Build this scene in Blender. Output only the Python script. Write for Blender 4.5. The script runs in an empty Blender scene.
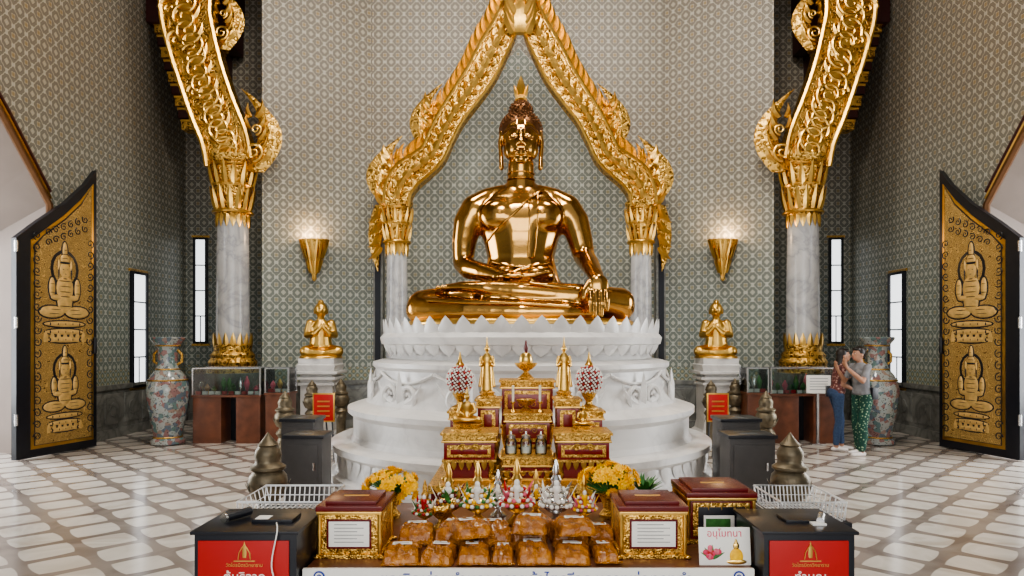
import bpy, bmesh, math, random
import numpy as np
from mathutils import Vector, Matrix
random.seed(7)
pi=math.pi
F=683.0; CX=518.0; HY=340.0; CH=1.75
def P(px,py,d): return Vector(((px-CX)*d/F, d, CH+(HY-py)*d/F))
def X(px,d): return (px-CX)*d/F
def Z(py,d): return CH+(HY-py)*d/F

# ------------------------------------------------------------ materials
MATS={}
class NT:
    def __init__(s,name):
        s.mat=bpy.data.materials.new(name); s.mat.use_nodes=True
        s.t=s.mat.node_tree; s.n=s.t.nodes; s.l=s.t.links
        s.b=s.n["Principled BSDF"]; s.out=s.n["Material Output"]
    def new(s,t,**k):
        n=s.n.new(t)
        for a,v in k.items(): setattr(n,a,v)
        return n
    def m(s,op,a,b=None,c=None):
        n=s.new("ShaderNodeMath",operation=op)
        for i,v in enumerate((a,b,c)):
            if v is None: continue
            if isinstance(v,(int,float)): n.inputs[i].default_value=v
            else: s.l.new(v,n.inputs[i])
        return n.outputs[0]
    def ramp(s,fac,stops,interp='LINEAR'):
        n=s.new("ShaderNodeValToRGB"); cr=n.color_ramp; cr.interpolation=interp
        while len(cr.elements)<len(stops): cr.elements.new(0.5)
        for e,(p,c) in zip(cr.elements,stops):
            e.position=p; e.color=(c[0],c[1],c[2],1)
        s.l.new(fac,n.inputs[0]); return n.outputs[0]
    def mix(s,fac,a,b,mode='MIX'):
        n=s.new("ShaderNodeMix",data_type='RGBA',blend_type=mode)
        for i,v in ((0,fac),(6,a),(7,b)):
            if isinstance(v,(int,float)): n.inputs[i].default_value=v
            elif isinstance(v,tuple): n.inputs[i].default_value=(v[0],v[1],v[2],1)
            else: s.l.new(v,n.inputs[i])
        return n.outputs[2]
    def noise(s,scale,detail=3,vec=None,dist=0.0):
        n=s.new("ShaderNodeTexNoise"); n.inputs["Scale"].default_value=scale
        n.inputs["Detail"].default_value=detail; n.inputs["Distortion"].default_value=dist
        if vec is None: vec=s.obj()
        s.l.new(vec,n.inputs["Vector"]); return n.outputs[0]
    def obj(s):
        return s.new("ShaderNodeTexCoord").outputs["Object"]
    def bump(s,h,strength,dist=0.02):
        n=s.new("ShaderNodeBump"); n.inputs["Strength"].default_value=strength
        n.inputs["Distance"].default_value=dist
        s.l.new(h,n.inputs["Height"]); s.l.new(n.outputs[0],s.b.inputs["Normal"])
    def set(s,color=None,rough=None,metal=None,**k):
        if color is not None:
            if isinstance(color,tuple): s.b.inputs["Base Color"].default_value=(*color,1)
            else: s.l.new(color,s.b.inputs["Base Color"])
        if rough is not None:
            if isinstance(rough,(int,float)): s.b.inputs["Roughness"].default_value=rough
            else: s.l.new(rough,s.b.inputs["Roughness"])
        if metal is not None: s.b.inputs["Metallic"].default_value=metal
        for a,v in k.items(): s.b.inputs[a].default_value=v

def simple(name,c,rough=0.5,metal=0.0,var=0.12,vs=8,bump=0.0,bs=30,**k):
    if name in MATS: return MATS[name]
    t=NT(name)
    n=t.noise(vs)
    lo=tuple(x*(1-var) for x in c); hi=tuple(min(1,x*(1+var)) for x in c)
    t.set(t.ramp(n,[(0.3,lo),(0.7,hi)]),rough,metal)
    for a,v in k.items(): t.b.inputs[a.replace('_',' ')].default_value=v
    if bump: t.bump(t.noise(bs,4),bump,0.01)
    MATS[name]=t.mat; return t.mat

def carved_gold(name,scale,strength,c=(0.74,0.46,0.13),dark=(0.22,0.11,0.025),rough=0.38,dist=0.03):
    t=NT(name); co=t.obj()
    v=t.new("ShaderNodeTexVoronoi"); v.feature='SMOOTH_F1'; v.inputs["Scale"].default_value=scale
    nz=t.new("ShaderNodeTexNoise"); nz.inputs["Scale"].default_value=scale*0.6; t.l.new(co,nz.inputs["Vector"])
    mx=t.new("ShaderNodeMix",data_type='VECTOR'); mx.inputs[0].default_value=0.12
    t.l.new(co,mx.inputs[4]); t.l.new(nz.outputs["Color"],mx.inputs[5]); t.l.new(mx.outputs[1],v.inputs["Vector"])
    s=t.m('SINE',t.m('MULTIPLY',v.outputs[0],16.0))
    h=t.m('ADD',t.m('MULTIPLY',s,0.5),0.5)
    t.set(t.ramp(h,[(0.05,dark),(0.45,c),(1.0,tuple(min(1,x*1.12) for x in c))]),rough,1.0)
    t.bump(h,strength,dist)
    return t.mat
GOLD=carved_gold("carved_gold",15.0,0.6,dist=0.014)
GOLDF=carved_gold("fine_carved_gold",45.0,0.5,dist=0.005)
GOLDS=simple("smooth_gold",(0.74,0.46,0.13),0.32,1.0,0.12,6,0.08,20)
GOLDB=simple("buddha_gold",(0.52,0.285,0.085),0.17,1.0,0.14,3,0.06,3.0)
GOLDL=simple("light_gold",(0.8,0.54,0.17),0.3,1.0,0.1,10,0.1,40)
HAIRB=simple("curl_bronze",(0.13,0.055,0.02),0.38,0.8,0.2,20)
BRONZE=simple("weathered_bronze",(0.16,0.13,0.085),0.45,0.6,0.35,14,0.1,60)
MAROON=simple("maroon_lacquer",(0.12,0.009,0.008),0.25,0.0,0.15,10,0,30)
ALTRED=simple("red_altar_lacquer",(0.20,0.011,0.008),0.25,0.0,0.15,10,0,30)
DMAROON=simple("dark_maroon",(0.05,0.007,0.006),0.5)
BLACK=simple("black_lacquer",(0.012,0.013,0.018),0.3)
DGREY=simple("dark_grey_box",(0.055,0.05,0.048),0.4)
WOOD=simple("brown_wood",(0.14,0.05,0.025),0.35,0,0.3,6,0.05,40)
RED=simple("red_panel",(0.42,0.009,0.007),0.4,0,0.05)
WHITE=simple("white_paint",(0.8,0.79,0.76),0.4,0,0.03)
CREAM=simple("cream_plaster",(0.27,0.22,0.19),0.6,0,0.05,3)
PAPER=simple("white_paper",(0.82,0.8,0.74),0.6,0,0.04)
INK=simple("grey_ink",(0.25,0.25,0.25),0.7)
BLUEINK=simple("blue_ink",(0.02,0.05,0.3),0.6)
PINKINK=simple("pink_ink",(0.65,0.05,0.12),0.6)
WHITEINK=simple("white_ink",(0.85,0.8,0.7),0.6)
TRIMB=simple("brown_gold_trim",(0.14,0.065,0.025),0.4,0.3)
YEL=simple("yellow_petals",(0.98,0.50,0.005),0.55,0,0.2,40)
GREEN=simple("leaf_green",(0.04,0.16,0.03),0.5,0,0.4,30)
PINK=simple("pink_petals",(0.62,0.12,0.18),0.5,0,0.2,30)
SILV=simple("silver",(0.7,0.7,0.7),0.25,1.0,0.05)
WIRE=simple("white_wire",(0.8,0.8,0.8),0.3,0.4)
CANDLE=simple("candle_wax",(0.9,0.85,0.7),0.5)

def marble(name,base,vein,rough,scale=1.2):
    t=NT(name); n=t.noise(scale,8,dist=1.6)
    v=t.m('ABSOLUTE',t.m('SUBTRACT',n,0.5))
    t.set(t.ramp(v,[(0.0,vein),(0.035,tuple(0.5*a+0.5*b for a,b in zip(base,vein))),(0.12,base),(1,base)]),rough)
    return t.mat
MARB=marble("white_marble",(0.72,0.70,0.675),(0.62,0.60,0.58),0.32)
MARBC=marble("column_marble",(0.50,0.49,0.48),(0.33,0.33,0.34),0.25,1.3)
MARBG=marble("grey_marble_dado",(0.22,0.22,0.20),(0.12,0.12,0.11),0.35,2.0)

def glass_mat():
    t=NT("clear_glass")
    tr=t.new("ShaderNodeBsdfTransparent"); gl=t.new("ShaderNodeBsdfGlossy"); gl.inputs["Roughness"].default_value=0.03
    mx=t.new("ShaderNodeMixShader"); f=t.new("ShaderNodeFresnel"); f.inputs[0].default_value=1.45
    tr.inputs[0].default_value=(0.88,0.93,0.92,1)
    t.l.new(t.m('ADD',f.outputs[0],0.05),mx.inputs[0]); t.l.new(tr.outputs[0],mx.inputs[1]); t.l.new(gl.outputs[0],mx.inputs[2]); t.l.new(mx.outputs[0],t.out.inputs[0])
    return t.mat
GLASS=glass_mat()
def emis(name,c,s):
    t=NT(name); t.set(c,0.5); t.b.inputs["Emission Color"].default_value=(*c,1); t.b.inputs["Emission Strength"].default_value=s
    return t.mat
PANE=emis("daylit_window_glass",(0.93,0.97,1.0),1.6)
LAMPG=emis("lamp_glow",(1.0,0.75,0.4),8)

def wall_mat(name,period,green):
    t=NT(name)
    uv=t.new("ShaderNodeUVMap"); sp=t.new("ShaderNodeSeparateXYZ"); t.l.new(uv.outputs[0],sp.inputs[0])
    u,v=sp.outputs[0],sp.outputs[1]
    k=2*pi/period
    U=t.m('MULTIPLY',u,k); V=t.m('MULTIPLY',v,k*0.93)
    cu=t.m('COSINE',U); cv=t.m('COSINE',V)
    s=t.m('ADD',cu,cv)
    s2=t.m('MULTIPLY',t.m('MULTIPLY',t.m('COSINE',t.m('MULTIPLY',U,3)),t.m('COSINE',t.m('MULTIPLY',V,3))),0.22)
    f=t.m('ADD',t.m('MULTIPLY',t.m('ADD',s,s2),0.25),0.5)
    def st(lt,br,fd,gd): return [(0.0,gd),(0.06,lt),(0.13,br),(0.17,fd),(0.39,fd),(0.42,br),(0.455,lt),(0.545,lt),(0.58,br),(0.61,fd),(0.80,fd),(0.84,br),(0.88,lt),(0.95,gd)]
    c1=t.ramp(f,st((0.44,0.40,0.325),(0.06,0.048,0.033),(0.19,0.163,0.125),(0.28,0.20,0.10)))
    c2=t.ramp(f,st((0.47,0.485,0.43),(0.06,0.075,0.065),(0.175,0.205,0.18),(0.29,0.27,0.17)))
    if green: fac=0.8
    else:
        mr=t.new("ShaderNodeMapRange"); mr.inputs[1].default_value=6.0; mr.inputs[2].default_value=2.2  # greener toward the floor: window light painted into the tile colour
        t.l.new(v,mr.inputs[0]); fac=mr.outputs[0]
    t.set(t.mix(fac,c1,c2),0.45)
    t.bump(f,0.25,0.01)
    return t.mat
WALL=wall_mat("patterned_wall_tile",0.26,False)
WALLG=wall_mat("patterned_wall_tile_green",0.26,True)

def border_mat():
    t=NT("floral_border_tile")
    uv=t.new("ShaderNodeUVMap"); sp=t.new("ShaderNodeSeparateXYZ"); t.l.new(uv.outputs[0],sp.inputs[0])
    u,v=sp.outputs[0],sp.outputs[1]
    s=t.m('ADD',t.m('COSINE',t.m('MULTIPLY',u,2*pi/0.16)),t.m('COSINE',t.m('MULTIPLY',v,2*pi/0.16)))
    f=t.m('ADD',t.m('MULTIPLY',s,0.25),0.5)
    t.set(t.ramp(f,[(0,(0.4,0.32,0.18)),(0.3,(0.10,0.15,0.13)),(0.5,(0.40,0.42,0.36)),(0.7,(0.08,0.13,0.12)),(1,(0.4,0.35,0.2))]),0.4)
    return t.mat
BORDER=border_mat()

def floor_mat():
    t=NT("patterned_marble_floor"); sp=t.new("ShaderNodeSeparateXYZ"); t.l.new(t.obj(),sp.inputs[0])
    x,y=sp.outputs[0],sp.outputs[1]
    p=1.30
    U=t.m('MULTIPLY',t.m('ADD',x,y),2*pi/p); V=t.m('MULTIPLY',t.m('SUBTRACT',x,y),2*pi/p)
    cu=t.m('ABSOLUTE',t.m('COSINE',U)); cv=t.m('ABSOLUTE',t.m('COSINE',V))
    a=t.m('MULTIPLY',cu,cv); mn=t.m('MINIMUM',cu,cv)
    f=t.m('ADD',t.m('MULTIPLY',a,0.5),t.m('MULTIPLY',mn,0.5))
    d=t.m('MULTIPLY',t.m('COSINE',t.m('MULTIPLY',x,4*pi/p)),0.05)
    f=t.m('ADD',f,d)
    n=t.noise(1.3,8,dist=1.5)
    tile=t.ramp(n,[(0.35,(0.50,0.45,0.39)),(0.5,(0.65,0.60,0.54)),(0.65,(0.56,0.51,0.45))])
    band=t.ramp(n,[(0.35,(0.19,0.155,0.135)),(0.6,(0.30,0.255,0.225))])
    m=t.ramp(f,[(0.27,(0,0,0)),(0.32,(1,1,1))])
    t.set(t.mix(m,band,tile),0.16)
    return t.mat
FLOOR=floor_mat()

def door_mat():
    t=NT("engraved_gold_door"); co=t.obj()
    v=t.new("ShaderNodeTexVoronoi"); v.feature='DISTANCE_TO_EDGE'; v.inputs["Scale"].default_value=12
    nz=t.new("ShaderNodeTexNoise"); nz.inputs["Scale"].default_value=5; t.l.new(co,nz.inputs["Vector"])
    mx=t.new("ShaderNodeMix",data_type='VECTOR'); mx.inputs[0].default_value=0.25
    t.l.new(co,mx.inputs[4]); t.l.new(nz.outputs["Color"],mx.inputs[5]); t.l.new(mx.outputs[1],v.inputs["Vector"])
    s=t.m('SINE',t.m('MULTIPLY',v.outputs[0],90.0))
    f=t.m('ADD',t.m('MULTIPLY',s,0.5),0.5)
    t.set(t.ramp(f,[(0.18,(0.09,0.045,0.012)),(0.38,(0.52,0.33,0.11)),(1,(0.70,0.47,0.17))]),0.42,0.45)
    t.bump(f,0.3,0.01)
    return t.mat
DOORG=door_mat()
DOORFIG=simple("door_figure_gold",(0.72,0.48,0.18),0.42,0.45,0.15,14,0.2,30)

def vase_mat():
    t=NT("famille_rose_porcelain"); co=t.obj()
    v=t.new("ShaderNodeTexVoronoi"); v.inputs["Scale"].default_value=15; t.l.new(co,v.inputs["Vector"])
    v2=t.new("ShaderNodeTexVoronoi"); v2.inputs["Scale"].default_value=30; t.l.new(co,v2.inputs["Vector"])
    sp=t.new("ShaderNodeSeparateColor"); t.l.new(v.outputs["Color"],sp.inputs[0])
    c=t.ramp(sp.outputs[0],[(0.0,(0.24,0.06,0.05)),(0.14,(0.34,0.34,0.31)),(0.42,(0.05,0.13,0.12)),(0.55,(0.30,0.34,0.32)),(0.75,(0.05,0.08,0.13)),(0.92,(0.28,0.15,0.10))],'CONSTANT')
    c=t.mix(0.30,c,(0.30,0.34,0.34))
    c=t.mix(t.m('LESS_THAN',v2.outputs[0],0.25),c,(0.07,0.06,0.055))
    t.set(c,0.12); return t.mat
VASE=vase_mat()
def green_fabric():
    t=NT("green_print_fabric"); v=t.new("ShaderNodeTexVoronoi"); v.inputs["Scale"].default_value=26; t.l.new(t.obj(),v.inputs["Vector"])
    t.set(t.ramp(v.outputs[0],[(0.2,(0.30,0.38,0.25)),(0.35,(0.006,0.07,0.045)),(0.8,(0.01,0.045,0.035))]),0.8); return t.mat
def floral_fabric():
    t=NT("floral_print_fabric"); v=t.new("ShaderNodeTexVoronoi"); v.inputs["Scale"].default_value=24; t.l.new(t.obj(),v.inputs["Vector"])
    t.set(t.ramp(v.outputs[0],[(0.2,(0.4,0.28,0.24)),(0.4,(0.18,0.05,0.04)),(0.8,(0.08,0.04,0.04))]),0.8); return t.mat
FGREEN=green_fabric(); FFLOR=floral_fabric()
SKIN=simple("skin",(0.42,0.22,0.14),0.5,0,0.06,8)
GTOP=simple("grey_cotton",(0.20,0.20,0.21),0.85,0,0.2,12)
JEAN=simple("blue_denim",(0.04,0.07,0.14),0.85,0,0.25,40)
HAIR=simple("dark_hair",(0.015,0.010,0.008),0.4,0,0.3,40)
SHOE=simple("white_shoe",(0.7,0.65,0.62),0.6)
def cello():
    t=NT("orange_cellophane_robe"); n=t.noise(9,5,dist=1.0); n2=t.noise(26,4,dist=2.0)
    t.set(t.ramp(n,[(0.3,(0.16,0.045,0.002)),(0.5,(0.38,0.125,0.005)),(0.72,(0.62,0.26,0.02))]),0.25)
    t.b.inputs["Coat Weight"].default_value=0.4; t.b.inputs["Coat Roughness"].default_value=0.08
    t.bump(n2,1.0,0.02); return t.mat
CELLO=cello()

# ------------------------------------------------------------ mesh builder
class MB:
    def __init__(s): s.v=[];s.f=[];s.m=[];s.mats=[];s.M=Matrix.Identity(4)
    def mi(s,mat):
        if mat not in s.mats: s.mats.append(mat)
        return s.mats.index(mat)
    def add(s,vs,fs,mat,M=None):
        o=len(s.v); T=s.M@M if M is not None else s.M
        s.v+= [tuple(T@Vector(v)) for v in vs]
        s.f+= [tuple(i+o for i in f) for f in fs]
        k=s.mi(mat); s.m+=[k]*len(fs)
    def box(s,lo,hi,mat,bev=0.0,M=None):
        bm=bmesh.new(); bmesh.ops.create_cube(bm,size=1)
        lo=Vector(lo);hi=Vector(hi);c=(lo+hi)/2;d=hi-lo
        for v in bm.verts: v.co=Vector((v.co.x*d.x+c.x,v.co.y*d.y+c.y,v.co.z*d.z+c.z))
        if bev>0: bmesh.ops.bevel(bm,geom=bm.edges[:],offset=min(bev,min(d)*0.45),segments=2,affect='EDGES',profile=0.7)
        bm.verts.index_update()
        s.add([v.co.copy() for v in bm.verts],[[v.index for v in f.verts] for f in bm.faces],mat,M); bm.free()
    def lathe(s,c,prof,mat,n=32,sx=1,sy=1,M=None,rot=0):
        vs=[];fs=[];c=Vector(c)
        for r,z in prof:
            for i in range(n):
                a=2*pi*i/n+rot
                vs.append(c+Vector((r*math.cos(a)*sx,r*math.sin(a)*sy,z)))
        for j in range(len(prof)-1):
            for i in range(n):
                k=(i+1)%n; fs.append((j*n+i,j*n+k,(j+1)*n+k,(j+1)*n+i))
        fs.append(tuple(reversed(range(n)))); fs.append(tuple(range((len(prof)-1)*n,len(prof)*n)))
        s.add(vs,fs,mat,M)
    def ell(s,c,r,mat,nu=14,nv=9,M=None,R=None):
        vs=[];fs=[];c=Vector(c)
        if isinstance(r,(int,float)): r=(r,r,r)
        for j in range(nv+1):
            t=pi*j/nv
            for i in range(nu):
                a=2*pi*i/nu
                q=Vector((r[0]*math.sin(t)*math.cos(a),r[1]*math.sin(t)*math.sin(a),-r[2]*math.cos(t)))
                if R is not None: q=R@q
                vs.append(c+q)
        for j in range(nv):
            for i in range(nu):
                k=(i+1)%nu; fs.append((j*nu+i,j*nu+k,(j+1)*nu+k,(j+1)*nu+i))
        s.add(vs,fs,mat,M)
    def tube(s,pts,r,mat,n=8,M=None,closed=False):
        pts=[Vector(p) for p in pts]; N=len(pts)
        rs=r if isinstance(r,(list,tuple)) else [r]*N
        vs=[];fs=[];prev=None
        for i,p in enumerate(pts):
            a=pts[(i-1)%N] if (closed or i>0) else pts[i]; b=pts[(i+1)%N] if (closed or i<N-1) else pts[i]
            t=(b-a).normalized() if (b-a).length>1e-9 else Vector((0,0,1))
            if prev is None:
                up=Vector((0,0,1)) if abs(t.z)<0.9 else Vector((1,0,0)); x=t.cross(up).normalized()
            else:
                x=(prev-t*prev.dot(t)); x=x.normalized() if x.length>1e-6 else t.orthogonal().normalized()
            prev=x; y=t.cross(x)
            for k in range(n):
                w=2*pi*k/n; vs.append(p+(x*math.cos(w)+y*math.sin(w))*rs[i])
        for i in range(N if closed else N-1):
            j=(i+1)%N
            for k in range(n):
                l=(k+1)%n; fs.append((i*n+k,i*n+l,j*n+l,j*n+k))
        if not closed: fs.append(tuple(reversed(range(n)))); fs.append(tuple(range((N-1)*n,N*n)))
        s.add(vs,fs,mat,M)
    def prism(s,out,y0,y1,mat,M=None):
        n=len(out); vs=[(x,y0,z) for x,z in out]+[(x,y1,z) for x,z in out]
        fs=[tuple(range(n)),tuple(reversed(range(n,2*n)))]+[(i,(i+1)%n+0,(i+1)%n+n,i+n) for i in range(n)]
        s.add(vs,fs,mat,M)
    def leaf(s,base,up,side,h,w,th,mat,bend=0.0,n=9,tip=1.0,curl=0.0):
        base=Vector(base);up=Vector(up).normalized();side=Vector(side);side=(side-up*side.dot(up)).normalized();nor=up.cross(side)
        vs=[];fs=[]
        for i in range(n):
            t=i/(n-1)
            c=base+up*h*(t-0.15*curl*t*t)+side*h*(bend*math.sin(t*pi*0.9)+curl*t*t*t)
            pr=(math.sin(pi*min(1,0.22+0.78*t))**0.8)*(1-0.35*t) if t<1 else 0.0
            pr=max(pr,0.02)
            vs+=[c-side*w*pr,c-nor*th*pr,c+side*w*pr,c+nor*th*pr]
        for i in range(n-1):
            for k in range(4):
                l=(k+1)%4; fs.append((i*4+k,i*4+l,i*4+4+l,i*4+4+k))
        fs.append((3,2,1,0)); o=(n-1)*4; fs.append((o,o+1,o+2,o+3))
        s.add(vs,fs,mat)
    def spiral(s,c,ux,uz,r0,turns,rt,mat,dirn=1,start=0.0,n=26):
        c=Vector(c);ux=Vector(ux);uz=Vector(uz); pts=[];rs=[]
        for i in range(n):
            t=i/(n-1); a=start+dirn*2*pi*turns*t; r=r0*(1-0.85*t)
            pts.append(c+ux*r*math.cos(a)+uz*r*math.sin(a)); rs.append(rt*(1-0.4*t))
        s.tube(pts,rs,mat,6)
    def text(s,body,loc,size,mat,M=None,rotx=pi/2,align='CENTER',ext=0.001):
        cu=bpy.data.curves.new("t",'FONT'); cu.body=body; cu.size=size; cu.align_x=align; cu.align_y='CENTER'; cu.extrude=ext
        o=bpy.data.objects.new("t",cu); bpy.context.scene.collection.objects.link(o)
        dg=bpy.context.evaluated_depsgraph_get(); me=bpy.data.meshes.new_from_object(o.evaluated_get(dg))
        T=Matrix.Translation(Vector(loc))@Matrix.Rotation(rotx,4,'X')
        if M is not None: T=M@T
        s.add([v.co.copy() for v in me.vertices],[tuple(p.vertices) for p in me.polygons],mat,T)
        bpy.data.objects.remove(o); bpy.data.meshes.remove(me)
    def done(s,name,ang=38,flat=False):
        me=bpy.data.meshes.new(name); me.from_pydata(s.v,[],s.f)
        for m in s.mats: me.materials.append(m)
        me.polygons.foreach_set("material_index",s.m)
        bm=bmesh.new(); bm.from_mesh(me); bmesh.ops.recalc_face_normals(bm,faces=bm.faces); bm.to_mesh(me); bm.free()
        if not flat:
            me.polygons.foreach_set("use_smooth",[True]*len(me.polygons)); me.set_sharp_from_angle(angle=math.radians(ang))
        a=np.array(s.v); c=Vector(((a[:,0].min()+a[:,0].max())/2,(a[:,1].min()+a[:,1].max())/2,a[:,2].min()))
        me.transform(Matrix.Translation(-c))
        o=bpy.data.objects.new(name,me); o.location=c; bpy.context.scene.collection.objects.link(o); me.update(); return o

# ------------------------------------------------------------ blob figures
def _sph(nu,nv):
    vs=[(0,0,-1)];fs=[]
    for j in range(1,nv):
        t=pi*j/nv
        for i in range(nu): a=2*pi*i/nu; vs.append((math.sin(t)*math.cos(a),math.sin(t)*math.sin(a),-math.cos(t)))
    vs.append((0,0,1)); L=len(vs)-1
    for i in range(nu):
        k=(i+1)%nu; fs.append((0,1+k,1+i)); fs.append((L,L-nu+i,L-nu+k))
    for j in range(nv-2):
        for i in range(nu):
            k=(i+1)%nu; fs.append((1+j*nu+i,1+j*nu+k,1+(j+1)*nu+k,1+(j+1)*nu+i))
    return np.array(vs),fs
SV,SF=_sph(14,10)
def E(lab,c,r,R=None): 
    if isinstance(r,(int,float)): r=(r,r,r)
    return [(lab,Vector(c),Vector(r),R)]
def C(lab,pts,rads,sp=0.3):
    out=[]
    pts=[Vector(p) for p in pts]; rads=[Vector(r) if not isinstance(r,(int,float)) else Vector((r,r,r)) for r in rads]
    for i in range(len(pts)-1):
        L=(pts[i+1]-pts[i]).length; rm=min(min(rads[i]),min(rads[i+1]))
        n=max(2,int(L/(rm*sp))+1)
        for k in range(n+1):
            t=k/n; out.append((lab,pts[i].lerp(pts[i+1],t),rads[i].lerp(rads[i+1],t),None))
    return out
def blob(mb,parts,voxel,mats,smooth=4,M=None):
    vs=[];fs=[];o=0
    for lab,c,r,R in parts:
        a=SV*np.array(r)
        if R is not None: a=a@np.array(R.to_3x3()).T
        vs.append(a+np.array(c)); fs+= [tuple(i+o for i in f) for f in SF]; o+=len(SV)
    vs=np.concatenate(vs)
    me=bpy.data.meshes.new("b"); me.from_pydata(vs.tolist(),[],fs)
    ob=bpy.data.objects.new("b",me); bpy.context.scene.collection.objects.link(ob)
    rm=ob.modifiers.new("r",'REMESH'); rm.mode='VOXEL'; rm.voxel_size=voxel
    sm=ob.modifiers.new("s",'SMOOTH'); sm.iterations=smooth; sm.factor=0.5
    dg=bpy.context.evaluated_depsgraph_get(); m2=bpy.data.meshes.new_from_object(ob.evaluated_get(dg))
    V=np.array([v.co[:] for v in m2.vertices]); Fc=[tuple(p.vertices) for p in m2.polygons]
    bpy.data.objects.remove(ob); bpy.data.meshes.remove(m2)
    labs=sorted(set(p[0] for p in parts))
    if len(labs)==1: mb.add(V.tolist(),Fc,mats[labs[0]],M); return
    cen=np.array([V[list(f)].mean(0) for f in Fc])
    best=np.full(len(cen),1e9); bl=np.zeros(len(cen),int)
    for lab,c,r,R in parts:
        q=cen-np.array(c)
        if R is not None: q=q@np.array(R.to_3x3())
        rr=np.array(r); g=np.linalg.norm(q/rr,axis=1); d=(g-1)*rr.min()
        k=d<best; best[k]=d[k]; bl[k]=labs.index(lab)
    o=len(mb.v); T=mb.M@M if M is not None else mb.M
    mb.v+=[tuple(T@Vector(v)) for v in V.tolist()]
    mb.f+=[tuple(i+o for i in f) for f in Fc]
    mb.m+=[mb.mi(mats[labs[b]]) for b in bl]

def bend_path(pts,n=60):
    pts=[tuple(p) for p in pts]; P0=[pts[0]]+pts+[pts[-1]]; out=[]
    segs=len(pts)-1
    for i in range(n):
        t=i/(n-1)*segs; k=min(int(t),segs-1); u=t-k
        a,b,c,d=[np.array(P0[k+j],float) for j in range(4)]
        out.append(0.5*((2*b)+(-a+c)*u+(2*a-5*b+4*c-d)*u*u+(-a+3*b-3*c+d)*u**3))
    return out

# ============================================================ ROOM
TOP=13.0
def wallmesh(name,polys,mat,mats2=None):
    me=bpy.data.meshes.new(name); vs=[];fs=[];uvs=[];ms=[]
    for pts,uv,mi in polys:
        o=len(vs); vs+=pts; fs.append(tuple(range(o,o+len(pts)))); uvs+=uv; ms.append(mi)
    me.from_pydata(vs,[],fs)
    for m in ([mat]+(mats2 or [])): me.materials.append(m)
    me.polygons.foreach_set("material_index",ms)
    l=me.uv_layers.new(name="UVMap")
    for lp in me.loops: l.data[lp.index].uv=uvs[lp.vertex_index]
    o=bpy.data.objects.new(name,me); bpy.context.scene.collection.objects.link(o)
    return o
def seg_wall(name,a,b,u0=0.0):
    a=Vector(a);b=Vector(b);L=(b-a).length
    def q(za,zb,mi): return ([(a.x,a.y,za),(b.x,b.y,za),(b.x,b.y,zb),(a.x,a.y,zb)],[(u0,za),(u0+L,za),(u0+L,zb),(u0,zb)],mi)
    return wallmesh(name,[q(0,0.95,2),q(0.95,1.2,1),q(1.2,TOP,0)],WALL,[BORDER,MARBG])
def dado(name,a,b,inward):
    a=Vector(a);b=Vector(b);t=(b-a);L=t.length;t.normalize(); n=Vector(inward).normalized()
    ang=math.atan2(t.y,t.x); mb=MB()
    M=Matrix.Translation((a.x,a.y,0))@Matrix.Rotation(ang,4,'Z')
    ny=Vector((-t.y,t.x)); sg=1 if ny.dot(n)>0 else -1
    def bx(x0,x1,y,z0,z1,mat,bev=0.01):
        mb.box((x0,min(0,sg*y),z0),(x1,max(0,sg*y),z1),mat,bev,M)
    bx(0,L,0.07,0,0.16,MARBG); bx(0,L,0.07,0.86,0.95,MARBG); bx(0,L,0.03,0.16,0.86,MARBG)
    k=max(1,int(L/0.55)); w=L/k
    for i in range(k):
        bx(i*w+0.06,(i+1)*w-0.06,0.05,0.24,0.78,MARBG,0.015)
        c=M@Vector(((i+.5)*w,sg*0.055,0.51)); 
        mb.lathe((0,0,0),[(0.13,-0.01),(0.13,0.01),(0.05,0.02)],MARBG,8,M=Matrix.Translation(c)@Matrix.Rotation(ang,4,'Z')@Matrix.Rotation(-sg*pi/2,4,'X'))
    mb.done(name)
fl=MB(); fl.box((-8.3,-3,-0.1),(8.3,15.6,0.0),FLOOR); o=fl.done("floor"); 
ce=MB(); ce.box((-7.6,-3,TOP),(7.6,15.6,TOP+0.1),CREAM); ce.done("ceiling")
gr=MB(); gr.box((-30,-3,-0.2),(-8.31,22,-0.02),WHITE); gr.box((8.31,-3,-0.2),(30,22,-0.02),WHITE); gr.done("courtyard_ground")
for sx in (-1,1):
    mb=MB(); mb.box((sx*14-.1,4,-.02),(sx*14+.1,22,9),WHITE)  # white backdrop added so the doorways read as bright outside
    for k in range(7): mb.box((sx*13.85-.08,5+2.5*k,-.02),(sx*13.85+.08,5.4+2.5*k,9),WHITE,.02)
    mb.done("doorway_backdrop")

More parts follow.
